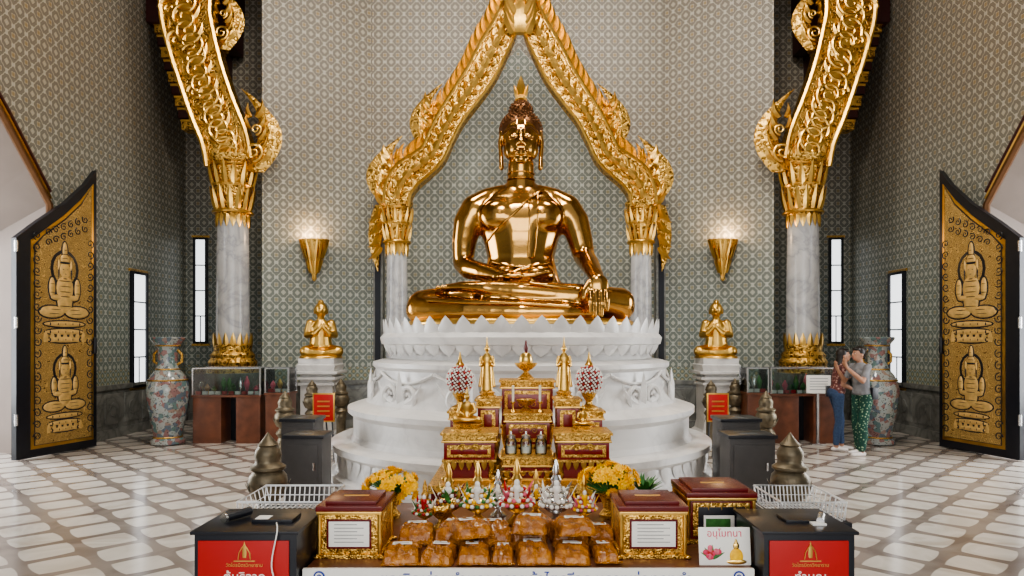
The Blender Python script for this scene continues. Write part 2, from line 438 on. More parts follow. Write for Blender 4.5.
arch_o=[(10.6,0.0),(10.6,3.85),(10.2,4.3),(9.7,4.85),(9.1,5.45),(8.6,6.1),(8.1,5.45),(7.5,4.85),(7.0,4.3),(6.6,3.85),(6.6,0.0)]
XB=4.78; YB=12.75; XC=2.97; YC=13.9
for sx,side in ((-1,"left"),(1,"right")):
    x=sx*7.3
    polys=[]
    def q(d0,d1,za,zb,mi): polys.append(([(x,d0,za),(x,d1,za),(x,d1,zb),(x,d0,zb)],[(d0,za),(d1,za),(d1,zb),(d0,zb)],mi))
    for d0,d1 in ((10.6,15.0),(-3,6.6)):
        q(d0,d1,0,0.95,2); q(d0,d1,0.95,1.2,1); q(d0,d1,1.2,TOP,0)
    for (d0,z0),(d1,z1) in zip(arch_o[1:-2],arch_o[2:-1]):
        polys.append(([(x,d0,z0),(x,d1,z1),(x,d1,TOP),(x,d0,TOP)],[(d0,z0),(d1,z1),(d1,TOP),(d0,TOP)],0))
    def sh(d,z): return (8.6+(d-8.6)*0.95, z*0.84)
    for (d0,z0),(d1,z1) in zip(arch_o[:-1],arch_o[1:]):
        x2=sx*8.3; (e0,w0),(e1,w1)=sh(d0,z0),sh(d1,z1)
        polys.append(([(x,d0,z0),(x,d1,z1),(x2,e1,w1),(x2,e0,w0)],[(0,0)]*4,3))
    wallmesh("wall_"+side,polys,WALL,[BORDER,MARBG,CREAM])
    seg_wall("wall_alcove_"+side,(sx*7.3,15.0),(sx*4.9,15.25))
    seg_wall("wall_return_"+side,(sx*4.9,15.25),(sx*XB,YB))
    seg_wall("wall_angled_"+side,(sx*XB,YB),(sx*XC,YC))
    dado("baseboard_"+side,(x,10.75),(x,14.95),(-sx,0))
    dado("baseboard_alcove_"+side,(sx*7.2,15.0),(sx*4.95,15.23),(0,-1))
    dado("baseboard_angled_"+side,(sx*(XB-.03),YB+.02),(sx*(XC+.02),YC-.02),(0,-1))
    tb=MB(); pts=[(x-sx*0.03,d,z) for d,z in arch_o]
    tb.tube(pts,0.05,TRIMB,6); tb.tube([(p[0]-sx*0.02,p[1]+0.0,p[2]+0.1) for p in pts[1:-1]],0.02,GOLDL,5)
    tb.tube([(p[0]-sx*0.0,p[1]+0.0,p[2]+0.2) for p in pts[1:-1]],0.035,DMAROON,5)
    tb.done("trim_doorway_"+side)
    fb=MB()
    pts=[(sx*8.28,)+sh(d,z) for d,z in arch_o]; fb.tube(pts,0.07,WHITE,6); fb.done("door_frame_"+side)
seg_wall("wall_back",(-XC,YC),(XC,YC))
dado("baseboard_back",(-XC+.02,YC),(XC-.02,YC),(0,-1))

hp=[(130,345),(128,205),(108,172),(80,135),(45,88),(0,40)]
pts=[P(CX+dx+1,py,13.5) for dx,py in hp]+[P(CX-dx+1,py,13.5) for dx,py in reversed(hp[:-1])]
pts=[(p.x,YC-.05,p.z) for p in pts]; 
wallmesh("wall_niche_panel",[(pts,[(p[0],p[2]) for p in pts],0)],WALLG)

def window(n,a,t,w,z0,z1,inward):
    mb=MB(); t=Vector(t).normalized(); ang=math.atan2(t.y,t.x)
    M=Matrix.Translation((a[0],a[1],0))@Matrix.Rotation(ang,4,'Z')
    ny=Vector((-t.y,t.x)); sg=1 if ny.dot(Vector(inward))>0 else -1
    def bx(x0,x1,ya,yb,za,zb,mat,b=0.0): mb.box((x0,min(sg*ya,sg*yb),za),(x1,max(sg*ya,sg*yb),zb),mat,b,M)
    bx(-w/2,w/2,0.012,0.03,z0,z1,PANE)
    f=0.05
    for (x0,x1,za,zb) in ((-w/2-f,-w/2,z0-f,z1+f),(w/2,w/2+f,z0-f,z1+f),(-w/2,w/2,z0-f,z0),(-w/2,w/2,z1,z1+f)):
        bx(x0,x1,0.005,0.07,za,zb,BLACK,0.005)
    for k in range(1,4):
        zz=z0+(z1-z0)*k/4; bx(-w/2,w/2,0.03,0.04,zz-0.012,zz+0.012,BLACK)
    bx(-0.01,0.01,0.03,0.04,z0,z0+(z1-z0)*.25,BLACK)
    bx(-w/2-f-0.04,w/2+f+0.04,0.005,0.035,z1+f,z1+f+0.05,GOLDF); bx(-w/2-f-0.04,w/2+f+0.04,0.005,0.035,z0-f-0.05,z0-f,GOLDF)
    mb.done("window_%d"%n)
k=1
for sx in (-1,1):
    window(k,(sx*7.3,13.1),(0,1),0.44,0.9,3.0,(-sx,0)); k+=1
    xx=X(201,15.03) if sx<0 else X(835.5,15.03); yy=15.0+.1042*(7.3-abs(xx))
    window(k,(xx,yy),(1,.104*(-sx)),0.20,1.72,3.95,(0,-1)); k+=1

# ============================================================ DOOR LEAVES
def door_leaf(sx):
    mb=MB()
    A=Vector((sx*7.20,9.80,0)); B=Vector((sx*6.88,11.15,0)); t=(B-A).normalized()
    W=(B-A).length
    n=Vector((-t.y,t.x,0)); n=n if n.y<0 else -n
    M=Matrix(((t.x,-n.x,0,A.x),(t.y,-n.y,0,A.y),(0,0,1,0.02),(0,0,0,1)))
    mb.M=M
    S=W/1.19
    def sc(o): return [(a*S,b) for a,b in o]
    out=sc([(0,0),(1.19,0),(1.19,4.5),(1.01,4.22),(0.69,3.85),(0.3,3.5),(0,3.2)])
    mb.prism(out,0,0.09,BLACK)
    def inset(k0,k1,kb,kt): return sc([(k0,kb),(1.19-k1,kb),(1.19-k1,4.36-kt),(1.19-.26,4.06-kt),(1.19-.52,3.76-kt),(0.36,3.46-kt),(k0,3.30-kt)])
    mb.prism(inset(0.19,0.06,0.12,0.1),-0.012,0,GOLDS)
    mb.prism(inset(0.23,0.10,0.17,0.16),-0.02,0,BLACK)
    mb.prism(inset(0.24,0.11,0.18,0.18),-0.028,0,DOORG)
    cx=(0.24+1.08)/2*S
    def fig(cz,s):
        def el(x,z,rx,rz,mt,dep): 
            mb.ell((cx+x*s,-0.028,cz+z*s),(rx*s,dep,rz*s),mt,18,8)
        for g,mt,dep in ((0.022,BLACK,0.008),(0.0,DOORFIG,0.02)):
            if g>0: el(0,0.62,0.25+g,0.30+g,mt,dep*.5); el(0,0.62,0.23,0.28,DOORG,dep)
            el(0,0.60,0.11+g,0.14+g,mt,dep)
            el(0,0.78,0.09+g,0.10+g,mt,dep); el(0,0.92,0.05+g,0.16+g,mt,dep)
            el(0,0.30,0.17+g,0.22+g,mt,dep); el(0,0.08,0.15+g,0.2+g,mt,dep)
            for q in (-1,1):
                el(q*0.24,0.30,0.06+g,0.17+g,mt,dep); el(q*0.15,0.14,0.12+g,0.05+g,mt,dep)
                el(q*0.12,0.68,0.025+g,0.10+g,mt,dep)
                el(q*0.24,-0.10,0.24+g,0.10+g,mt,dep)
            for k in range(3): el(0,-0.30-0.13*k,0.40-0.03*k+g,0.05+g,mt,dep)
            if g==0:
                for k in range(7): 
                    u=(k-3)*0.12; mb.leaf((cx+u*s,-0.035,cz-0.60*s),(0,0,1),(1,0,0),0.2*s,0.05*s,0.01,mt)
                el(0,.73,.10,.03,BLACK,.0215)
                el(-0.04,0.615,0.022,0.008,BLACK,0.026); el(0.04,0.615,0.022,0.008,BLACK,0.026); el(0,0.54,0.03,0.008,BLACK,0.026)
                for zz,ww in ((.80,.08),(.87,.06),(.94,.04),(.46,.05),(.42,.13),(.33,.15),(.24,.14),(.16,.13),(.0,.13)): el(0,zz,ww,0.012,BLACK,0.0225)
                for q in (-1,1): 
                    el(q*.2,-.06,.14,.01,BLACK,.022); el(q*.22,-.13,.16,.01,BLACK,.022); el(q*.12,.6,.012,.16,BLACK,.02); el(q*.24,.36,.05,.01,BLACK,.022); el(q*.24,.22,.05,.01,BLACK,.022)
                for k in range(3):
                    for j in range(5): el((j-2)*.14,-.30-.13*k,.015,.03,BLACK,.0225)
    fig(2.25,0.92); fig(0.80,0.78)
    for k in range(18):
        z=0.3+k*0.175
        for q in (-1,1):
            mb.spiral((cx+q*0.40*S,-0.03,z),(q,0,0),(0,0,1),0.07,1.3,0.009,BLACK,1,0.3*k,14)
    for k in range(6):
        for j in range(2):
            mb.spiral((cx-0.28+0.13*k,-0.03,3.2+.15*j+0.06*k),(1,0,0),(0,0,1),0.06,1.3,0.009,BLACK,1,0.5*k,14)
    for zh in (0.5,1.9,3.0): mb.lathe((0.0,0.0,zh),[(0.025,0),(0.025,0.16)],SILV,10)
    mb.lathe((W-.06,-.03,1.5),[(.015,0),(.03,.03),(.03,.25),(.015,.28)],BLACK,10)
    mb.M=Matrix.Identity(4)
    mb.done("door_%d"%(1 if sx<0 else 2))
door_leaf(-1); door_leaf(1)

# ============================================================ COLUMNS
def column(px,d,r,ztop_px,cap_px,base_px0,base_px1,name):
    mb=MB(); x=X(px,d); zc=Z(cap_px,d); zt=Z(ztop_px,d); zb1=Z(base_px0,d); zb0=Z(base_px1,d)
    mb.lathe((x,d,0),[(r*1.0,zb1-0.02),(r*0.96,(zb1+zc)/2),(r*0.9,zc+0.02)],MARBC,40)
    H=zb1-zb0
    mb.lathe((x,d,0),[(r*1.5,zb0),(r*1.5,zb0+H*.15),(r*1.35,zb0+H*.25),(r*1.42,zb0+H*.4),(r*1.25,zb0+H*.55),(r*1.3,zb0+H*.65),(r*1.08,zb0+H*.8),(r*1.12,zb1),(r,zb1+0.03)],GOLD,32)
    for k in range(16):
        a=2*pi*k/16; dv=Vector((math.cos(a),math.sin(a),0))
        mb.leaf(Vector((x,d,zb1-0.05))+dv*r*1.02,(dv.x*.1,dv.y*.1,1),(-dv.y,dv.x,0),0.28,0.06,0.03,GOLDS)
        mb.leaf(Vector((x,d,zc+0.05))+dv*r*0.92,(dv.x*.05,dv.y*.05,-1),(-dv.y,dv.x,0),0.25,0.06,0.03,GOLDS)
    if zb0>0.2:
        mb.box((x-r*1.55,d-r*1.55,0),(x+r*1.55,d+r*1.55,zb0+0.01),MARBG,0.03)
    H=zt-zc
    mb.lathe((x,d,0),[(r*.93,zc),(r*1.0,zc+H*.05),(r*.93,zc+H*.1),(r*1.0,zc+H*.3),(r*1.12,zc+H*.5),(r*1.0,zc+H*.55),(r*1.15,zc+H*.62),(r*1.25,zc+H*.8),(r*1.1,zc+H*.84),(r*1.4,zc+H*.93),(r*1.45,zt)],GOLD,32)
    for row,(zz,hh,rr) in enumerate(((0.12,0.4,0.98),(0.5,0.4,1.12))):
        for k in range(14):
            a=2*pi*(k+row*.5)/14; dv=Vector((math.cos(a),math.sin(a),0))
            mb.leaf(Vector((x,d,zc+H*zz))+dv*r*rr,(dv.x*.25,dv.y*.25,1),(-dv.y,dv.x,0),H*hh,0.2*r,0.04,GOLDS)
    for zz in (0.08,0.52,0.86): mb.tube([(x+math.cos(2*pi*k/24)*r*1.13,d+math.sin(2*pi*k/24)*r*1.13,zc+H*zz) for k in range(24)],0.03,GOLDS,6,closed=True)
    mb.done(name)
for px in (233,803): column(px,12.6,0.30,158,218,345,373,"marble_column")
for px in (397,641): column(px,12.3,0.20,203,246,380,395,"niche_column")

# ============================================================ ARCHES
def arch_band(mb,pts,d,thick,n,flame_h,outer,mat=GOLD,cfl=1.0,skip=lambda z:False,bead=0.04,fw=.30,fo=1.0):
    path=bend_path(pts,n); W=[]
    for px,py,hw in path:
        p=P(px,py,d); W.append((p,hw*d/F))
    L=[];R=[]
    vs=[];fs=[]
    for i,(p,hw) in enumerate(W):
        a=W[max(0,i-1)][0];b=W[min(len(W)-1,i+1)][0]; t=(b-a).normalized(); nn=Vector((-t.z,0,t.x))
        l=p+nn*hw; r=p-nn*hw; L.append((l,t,nn)); R.append((r,t,nn))
        y0=d-thick/2;y1=d+thick/2
        sec=[(1.0,y1),(1.0,y0-.03),(0.82,y0-.03),(0.80,y0),(0.30,y0),(0.26,y0-.035),(-0.26,y0-.035),(-0.30,y0),(-0.80,y0),(-0.82,y0-.03),(-1.0,y0-.03),(-1.0,y1)]
        for f,y in sec: vs.append(p+nn*hw*f+Vector((0,y-d,0)))
    m=12
    for i in range(len(W)-1):
        for k in range(m):
            l=(k+1)%m; fs.append((i*m+k,i*m+l,(i+1)*m+l,(i+1)*m+k))
    fs.append(tuple(range(m))); fs.append(tuple(reversed(range((len(W)-1)*m,len(W)*m))))
    mb.add(vs,fs,mat)
    off=Vector((0,-thick/2-0.02,0))
    mb.tube([q[0]+off for q in L],bead,GOLDS,6); mb.tube([q[0]+off for q in R],bead,GOLDS,6)
    last=None
    for i in range(1,len(W)-1):
        p,hw=W[i]; t=L[i][1]; nn=L[i][2]
        if last is None or (p-last).length>hw*.75:
            last=p
            mb.leaf(p+Vector((0,-thick/2-0.045,0))-t*hw*.4,t,nn,hw*0.95,hw*.30,.035,GOLDS,n=6)
            for f in (-1,1):
                mb.leaf(p+nn*hw*.30*f+Vector((0,-thick/2-0.02,0)),nn*f*.8+t*.8,t,hw*.62,hw*.14,.03,GOLDS,n=6,curl=.2)
    S=L if outer>0 else R; sg=1 if outer>0 else -1
    step=flame_h*0.40; last=None
    for i,(q,t,nn) in enumerate(S):
        if last is None or (q-last).length>step:
            last=q
            if skip(q): continue
            out=nn*sg
            mb.leaf(q-out*flame_h*.12+Vector((0,-.02,0)),out*fo+t*0.75,t,flame_h*cfl*1.15,flame_h*fw,thick*0.25,GOLDS,bend=-0.05,curl=0.30,n=8)
    return W,L,R
def kranok(mb,base,h,w,sx,th=0.08):
    b=Vector(base)
    mb.leaf(b,(sx*0.05,0,1),(sx,0,0),h,w*0.5,th,GOLD,bend=0.22,curl=-0.28,n=14)
    for k in range(5):
        t=0.12+0.14*k
        mb.leaf(b+Vector((sx*w*0.32*(1-t),-th*.4,h*t)),(sx*0.55,0,1),(sx,0,0),h*0.32*(1-0.4*t),w*0.13,th*.6,GOLDS,bend=0.1,curl=-0.25)
        mb.leaf(b+Vector((-sx*w*0.3*(1-t),-th*.4,h*t)),(-sx*0.35,0,1),(-sx,0,0),h*0.24*(1-0.4*t),w*0.10,th*.6,GOLDS,bend=0.1,curl=-0.25)
    mb.spiral(b+Vector((sx*w*0.05,-th,h*0.24)),(sx,0,0),(0,0,1),w*0.34,1.6,w*0.06,GOLDS,1,-pi/2)
    mb.spiral(b+Vector((sx*w*0.14,-th,h*0.52)),(sx,0,0),(0,0,1),w*0.2,1.5,w*0.045,GOLDS,1,-pi/2)
ia=MB(); dA=12.3
half=[(122,207,12),(120,192,13),(112,178,14),(98,167,13),(86,156,12),(78,139,12),(67,118,12),(53,98,13),(39,77,14),(27,54,14),(15,30,12),(7,8,9),(1,-10,5)]
for sx in (-1,1):
    pts=[(CX+2+sx*a,b,c) for a,b,c in half]
    arch_band(ia,pts,dA+0.001*sx,0.34,140,0.42,1 if sx<0 else -1,bead=.03,fw=.22)
    b=P(CX+2+sx*128,200,dA); kranok(ia,b+Vector((0,0,-.05)),1.15,0.55,sx)
    b=P(CX+2+sx*86,150,dA); kranok(ia,b+Vector((sx*0.02,0,0)),1.15,0.44,sx)
    w=P(CX+2+sx*139,205,dA); 
    ia.leaf(w,(sx*0.02,0,-1),(sx,0,0),1.2,0.15,0.08,GOLD,bend=0.08,n=14)
    for k in range(4): ia.leaf(w+Vector((0,-.06,-0.22*k-0.1)),(sx*.5,0,-1),(sx,0,0),0.32,0.07,0.05,GOLDS,curl=0.3)
for k,(h,wd) in enumerate(((1.0,0.12),(0.8,0.2),(0.6,0.28))):
    ia.leaf(P(CX+2,8+16*k,dA)+Vector((0,-0.1*k-0.05,0)),(0,0,1),(1,0,0),h,wd,0.1,GOLDS)
for q in (-1,1):
    for k in range(3): ia.leaf(P(CX+2+q*6,40-9*k,dA)+Vector((0,-.28,0)),(q*.5,0,1),(q,0,0),.5,.09,.05,GOLDS,curl=-.2)
ia.done("gilded_niche_arch")

for px in (379,660):
    mb=MB(); mb.box((X(px,12.6)-0.09,12.5,0),(X(px,12.6)+0.09,12.75,Z(200,12.6)),MARBG,0.02)
    mb.box((X(px,12.6)-0.05,12.48,0.3),(X(px,12.6)+0.05,12.5,Z(210,12.6)),BLACK)
    mb.done("niche_jamb")

oa=MB(); dO=12.55
halfo=[(285,165,22),(290,140,22),(301,112,22),(312,80,22),(322,45,23),(328,10,24),(322,-40,26),(290,-85,26),(245,-120,25),(190,-155,25),(120,-190,25),(55,-225,25),(0,-255,22)]
for sx in (-1,1):
    pts=[(CX+sx*a,b,c) for a,b,c in halfo]
    W,L,R=arch_band(oa,pts,dO+0.001*sx,0.34,130,0.30,1 if sx<0 else -1,cfl=0.9,bead=0.045,fw=.25,skip=lambda q:q.z<5.0,fo=.6)
    for i in range(2,len(W)-2,4):
        p,hw=W[i]; oa.spiral(p+Vector((0,-0.23,0)),(1,0,0),(0,0,1),hw*0.6,1.6,0.032,GOLDS,(1 if (i//4)%2 else -1)*sx,i*0.4)
    b=P(CX+sx*(CX-254),172,dO-0.1); kranok(oa,b,1.45,0.52,-sx,0.10)
    b=P(CX+sx*(CX-222),50,dO-0.1); kranok(oa,b,1.2,0.4,-sx,0.08)
    for (px,py,r) in ((178,40,0.2),(170,8,0.2),(196,92,0.16)):
        q=P(CX+sx*(CX-px),py,dO-0.2); oa.spiral(q,(sx,0,0),(0,0,1),r,1.5,0.04,GOLDS,1,0)
oa.done("gilded_outer_arch")

for sx in (-1,1):
    mb=MB(); d=13.9; x=sx*6.62
    for k in range(9):
        f=k/8; z0=Z(132-11*k,d); z1=Z(132-11*(k+1),d)-0.02; w=0.16+0.36*f
        mb.box((x-w,d-w,z0),(x+w,d+w,z1),GOLD if k%2==0 else DMAROON,0.03)
        mb.box((x-w-.01,d-w-.01,z1-.05),(x+w+.01,d+w+.01,z1),GOLDS,0.01)
    w=0.62; mb.box((x-w,d-w,Z(36,d)),(x+w,14.95,Z(8,d)),DMAROON,0.03); mb.box((x-w*1.05,d-w*1.1,Z(8,d)),(x+w*1.05,14.95,Z(-30,d)),DMAROON,0.03)
    mb.box((x-w*0.6,d+w*.5,Z(110,d)),(x+w*0.6,14.95,Z(38,d)),DMAROON,0.02)
    mb.box((x-w*1.02,d-w*1.03,Z(12,d)),(x+w*1.02,d-w+0.04,Z(8,d)),GOLDS)
    mb.done("gilded_corbel")

def sconce(px):
    sx=-1 if px<CX else 1
    k=abs(px-CX)/F; m=(YC-YB)/(XB-XC); yw=(YB+m*XB)/(1+m*k); x=sx*k*yw
    mb=MB(); zt=Z(241,yw); zb=Z(282,yw)
    H=zt-zb
    mb.lathe((x,yw-0.18,0),[(0.015,zb),(0.05,zb+.05),(0.04,zb+.1),(0.10,zb+H*.3),(0.09,zb+H*.35),(0.17,zb+H*.6),(0.16,zb+H*.66),(0.27,zb+H*.9),(0.29,zt),(0.25,zt),(0.12,zt-0.2)],GOLDF,24,sy=0.6)
    for k in range(9):
        a=pi+pi*k/8; dv=Vector((math.cos(a),math.sin(a)*.6,0))
        mb.leaf(Vector((x,yw-0.18,zb+H*.55))+dv*.17,(dv.x*.35,dv.y*.35,1),(-dv.y,dv.x,0),H*.5,0.05,0.02,GOLDS)
        mb.leaf(Vector((x,yw-0.18,zb+H*.2))+dv*.08,(dv.x*.35,dv.y*.35,1),(-dv.y,dv.x,0),H*.4,0.04,0.02,GOLDS)
    mb.ell((x,yw-0.18,zt-0.08),(0.13,0.07,0.07),LAMPG)
    mb.box((x-0.06,yw-0.1,zb+H*.3),(x+0.06,yw-.01,zb+H*.8),GOLDS,0.01)
    mb.done("wall_sconce")
    l=bpy.data.lights.new("sconce_bulb",'POINT'); l.energy=20; l.color=(1,0.66,0.36); l.shadow_soft_size=0.08
    o=bpy.data.objects.new("sconce_bulb",l); o.location=(x,yw-0.25,zt+0.12); bpy.context.scene.collection.objects.link(o)
sconce(317); sconce(720)

# ============================================================ PEDESTAL
BX=0.04; BD=9.3
mb=MB()
prof=[(2.5,0),(2.5,.1),(2.44,.14),(2.43,.34),(2.50,.40),(2.50,.47),(2.46,.49),(2.26,.5),(2.22,.56),(2.22,.78),(2.29,.84),(2.29,.90),(2.2,.93),(2.06,.97),(1.98,1.08),(1.93,1.25),(1.93,1.38),(1.97,1.42),(1.97,1.47),(1.86,1.5),(1.74,1.52),(1.70,1.58),(1.74,1.66),(1.86,1.70),(1.88,1.78),(1.84,1.83),(1.72,1.86),(1.66,1.90),(1.66,1.93),(0.01,1.94)]
mb.lathe((BX,BD,0),prof,MARB,112)
N=52
for k in range(N):
    a=2*pi*k/N; dv=Vector((math.cos(a),math.sin(a),0)); tv=(-dv.y,dv.x,0)
    mb.leaf(Vector((BX,BD,1.76))+dv*1.79,(dv.x*.2,dv.y*.2,1),tv,0.27,0.135,0.035,MARB)
    mb.leaf(Vector((BX,BD,1.72))+dv*1.82,(-dv.x*.35,-dv.y*.35,-1),tv,0.17,0.12,0.03,MARB)
for k in range(72):
    a=2*pi*k/72; dv=Vector((math.cos(a),math.sin(a),0)); tv=(-dv.y,dv.x,0)
    mb.leaf(Vector((BX,BD,0.38))+dv*2.44,(0,0,-1),tv,0.20,0.10,0.02,MARB)
for k in range(12):
    a=2*pi*(k+0.5)/12; dv=Vector((math.cos(a),math.sin(a),0)); tv=Vector((-dv.y,dv.x,0))
    c=Vector((BX,BD,1.10))+dv*2.0
    for q in (-1,1):
        mb.spiral(c+tv*q*0.17,tv*q,Vector((0,0,1)),0.15,1.7,0.03,MARB,1,-pi/2)
        mb.leaf(c+tv*q*0.08+Vector((0,0,-0.10)),tv*q*0.9+Vector((0,0,0.3)),(0,0,1),0.45,0.06,0.03,MARB,curl=0.35)
    mb.leaf(c+Vector((0,0,-0.12)),(0,0,1),tv,0.42,0.08,0.04,MARB)
    mb.tube([Vector((BX,BD,1.36))+Vector((math.cos(a+t*0.26),math.sin(a+t*0.26),0))*1.96+Vector((0,0,-0.12*(1-t*t))) for t in [x/6-1 for x in range(13)]],0.02,MARB,6)
mb.done("tiered_marble_pedestal",30)

# ============================================================ MAIN BUDDHA
def seated_buddha():
    mb=MB(); mb.M=Matrix.Translation((BX+0.0,BD,0))
    G='g'; p=[]
    p+=C(G,[(0,.02,2.3),(0,.02,2.6),(0,0,2.85),(0,-.01,3.1),(0,-.01,3.35),(0,0,3.52),(0,.02,3.66),(0,.03,3.76)],
        [(.60,.44,.16),(.53,.38,.16),(.46,.32,.16),(.52,.35,.16),(.61,.38,.16),(.64,.36,.14),(.54,.28,.11),(.34,.22,.1)],0.35)
    p+=C(G,[(0,.03,3.78),(0,0,3.95),(0,-.02,4.12)],[.22,.18,.18])
    for q in (-1,1):
        p+=E(G,(q*.27,-.22,3.40),(.29,.17,.23))
        p+=C(G,[(q*.25,.03,3.74),(q*.45,.02,3.64),(q*.62,.0,3.52)],[.13,.18,.21])
        p+=E(G,(q*.2,-.2,2.62),(.26,.18,.16))
    p+=C(G,[(-.62,.0,3.52),(-.72,.01,3.35),(-.77,.03,3.1),(-.79,.05,2.80)],[.21,.20,.175,.145])
    p+=C(G,[(-.79,.05,2.80),(-.70,-.10,2.71),(-.52,-.30,2.65),(-.25,-.52,2.57)],[.145,.145,.125,.09])
    p+=C(G,[(.62,.0,3.52),(.73,-.02,3.35),(.80,-.05,3.1),(.85,-.08,2.88)],[.21,.20,.175,.15])
    p+=C(G,[(.85,-.08,2.88),(.90,-.38,2.73),(.94,-.72,2.56)],[.15,.13,.095])
    for q in (-1,1):
        p+=C(G,[(q*.3,.12,2.28),(q*.85,-.05,2.25),(q*1.30,-.28,2.20)],[.28,.26,.21])
    p+=E(G,(0,-.1,2.2),(.8,.6,.2))
    p+=C(G,[(-1.32,-.32,2.15),(-.7,-.70,2.12),(0,-.82,2.10),(.55,-.82,2.10),(.85,-.72,2.10)],[.20,.17,.15,.12,.10])
    p+=C(G,[(1.30,-.32,2.24),(.7,-.64,2.30),(.0,-.70,2.36),(-.45,-.66,2.40)],[.20,.17,.14,.11])
    p+=C(G,[(-.45,-.66,2.41),(-.75,-.56,2.43),(-.98,-.46,2.42)],[(.12,.12,.09),(.13,.14,.07),(.10,.12,.05)])
    blob(mb,p,0.024,{G:GOLDB},9)
    for k in range(5):
        mb.tube([(-.95-.01*k,-.56+.05*k,2.43),(-1.08-.01*k,-.56+.05*k,2.42)],[.03,.022],GOLDB,8)
    h=[]; h+=E(G,(-.10,-.60,2.56),(.20,.13,.055))
    for k in range(4):
        y=-.70+.06*k; L=(.27,.31,.30,.25)[k]
        h+=C(G,[(.04,y,2.56),(.04+L*.5,y,2.57),(.04+L,y+.01,2.61)],[.038,.034,.026])
    h+=C(G,[(-.12,-.52,2.60),(.0,-.46,2.66),(.10,-.48,2.69)],[.045,.038,.028])
    h+=C(G,[(-.30,-.50,2.57),(-.16,-.58,2.56)],[.09,.08])
    blob(mb,h,0.012,{G:GOLDB},3)
    h=[]; h+=C(G,[(.94,-.70,2.57),(.95,-.80,2.50)],[.095,.09]); h+=E(G,(.95,-.86,2.42),(.135,.065,.15))
    for k in range(4):
        x=.85+.068*k; L=(.25,.30,.29,.22)[k]
        h+=C(G,[(x,-.90,2.34),(x,-.945,2.34-L*.45),(x,-.94,2.34-L)],[.036,.032,.025])
    h+=C(G,[(.84,-.86,2.46),(.77,-.91,2.36),(.76,-.94,2.27)],[.042,.036,.027])
    blob(mb,h,0.012,{G:GOLDB},3)
    def surf(x,z):
        T=[(2.6,.53,.38),(2.85,.46,.32),(3.1,.52,.35),(3.35,.61,.38),(3.52,.64,.36),(3.66,.54,.29),(3.8,.34,.23)]
        rx,ry=.5,.35
        for a,b in zip(T,T[1:]):
            if a[0]<=z<=b[0]:
                f=(z-a[0])/(b[0]-a[0]); rx=a[1]+f*(b[1]-a[1]); ry=a[2]+f*(b[2]-a[2]); break
        y=-ry*math.sqrt(max(0.05,1-(x/rx)**2))
        for q in (-1,1):
            g=1-((x-q*.27)/.29)**2-((z-3.40)/.23)**2
            if g>0: y=min(y,-.22-.17*math.sqrt(g))
            g=1-((x-q*.2)/.26)**2-((z-2.62)/.16)**2
            if g>0: y=min(y,-.2-.18*math.sqrt(g))
        return y-.004
    def line(pts,r):
        pp=bend_path(pts,24); mb.tube([(a,surf(a,b),b) for a,b in pp],r,GOLDB,6)
    line([(.30,3.78),(.10,3.60),(-.12,3.38),(-.35,3.18),(-.47,3.05)],.016)
    line([(.10,3.58),(.11,3.3),(.10,3.05),(.09,2.85)],.011)
    line([(.22,3.68),(.22,3.4),(.20,3.1),(.18,2.85)],.011)
    line([(.09,2.85),(.13,2.83),(.18,2.85)],.011)
    line([(-.40,2.80),(-.2,2.73),(0,2.71),(.2,2.73),(.40,2.80)],.018)
    for q in (-1,1):
        mb.tube([(q*.28,-.38,3.42),(q*.28,-.405,3.42)],[.026,.018],GOLDB,10)
    for z,r in ((3.92,.19),(4.0,.185)): mb.tube([(math.cos(2*pi*k/24)*r,-.01+math.sin(2*pi*k/24)*r,z) for k in range(24)],.010,GOLDB,5,closed=True)
    for (pts) in ([(-1.2,-.60,2.26),(-.7,-.84,2.22),(0,-.95,2.2),(.6,-.93,2.16)],[(1.15,-.58,2.38),(.6,-.78,2.40),(.1,-.82,2.46)]):
        mb.tube([Vector(q) for q in bend_path(pts,16)],.02,GOLDB,6)
    h=[]
    h+=E(G,(0,.03,4.52),(.265,.29,.30)); h+=E(G,(0,-.05,4.38),(.235,.225,.27)); h+=E(G,(0,-.14,4.17),(.10,.10,.085))
    for q in (-1,1): h+=E(G,(q*.12,-.12,4.30),(.115,.12,.14)); 
    h+=C(G,[(0,-.245,4.53),(0,-.275,4.44),(0,-.315,4.36)],[.026,.030,.038]); 
    for q in (-1,1): 
        h+=E(G,(q*.035,-.285,4.345),(.028,.028,.020))
        h+=C(G,[(q*.265,.02,4.56),(q*.285,.02,4.44),(q*.27,.0,4.25),(q*.265,-.02,4.10)],[(.03,.07,.06),(.03,.06,.05),(.03,.035,.04),(.035,.04,.05)])
        h+=E(G,(q*.105,-.225,4.45),(.068,.045,.034))
    h+=C(G,[(-.075,-.245,4.262),(0,-.272,4.258),(.075,-.245,4.262)],[.013,.020,.013]); h+=C(G,[(-.055,-.24,4.225),(0,-.262,4.218),(.055,-.24,4.225)],[.013,.022,.013])
    blob(mb,h,0.010,{G:GOLDB},3)
    for q in (-1,1):
        mb.tube([(q*x,-(.298-.9*x*x*1.2),z) for x,z in ((.035,4.51),(.08,4.555),(.13,4.56),(.18,4.53),(.215,4.48))],[.006,.010,.010,.008,.004],HAIRB,6)
        mb.tube([(q*x,y,z) for x,y,z in ((.045,-.262,4.43),(.08,-.272,4.42),(.12,-.266,4.42),(.165,-.232,4.438))],.007,HAIRB,5)
    mb.tube([(x,-.291+.5*abs(x)**1.5,4.24+abs(x)*.09) for x in (-.075,-.04,0,.04,.075)],.005,HAIRB,5)
    mb.ell((0,.07,4.60),(.29,.29,.29),HAIRB,24,16); mb.ell((0,.05,4.86),(.16,.16,.17),HAIRB,20,12)
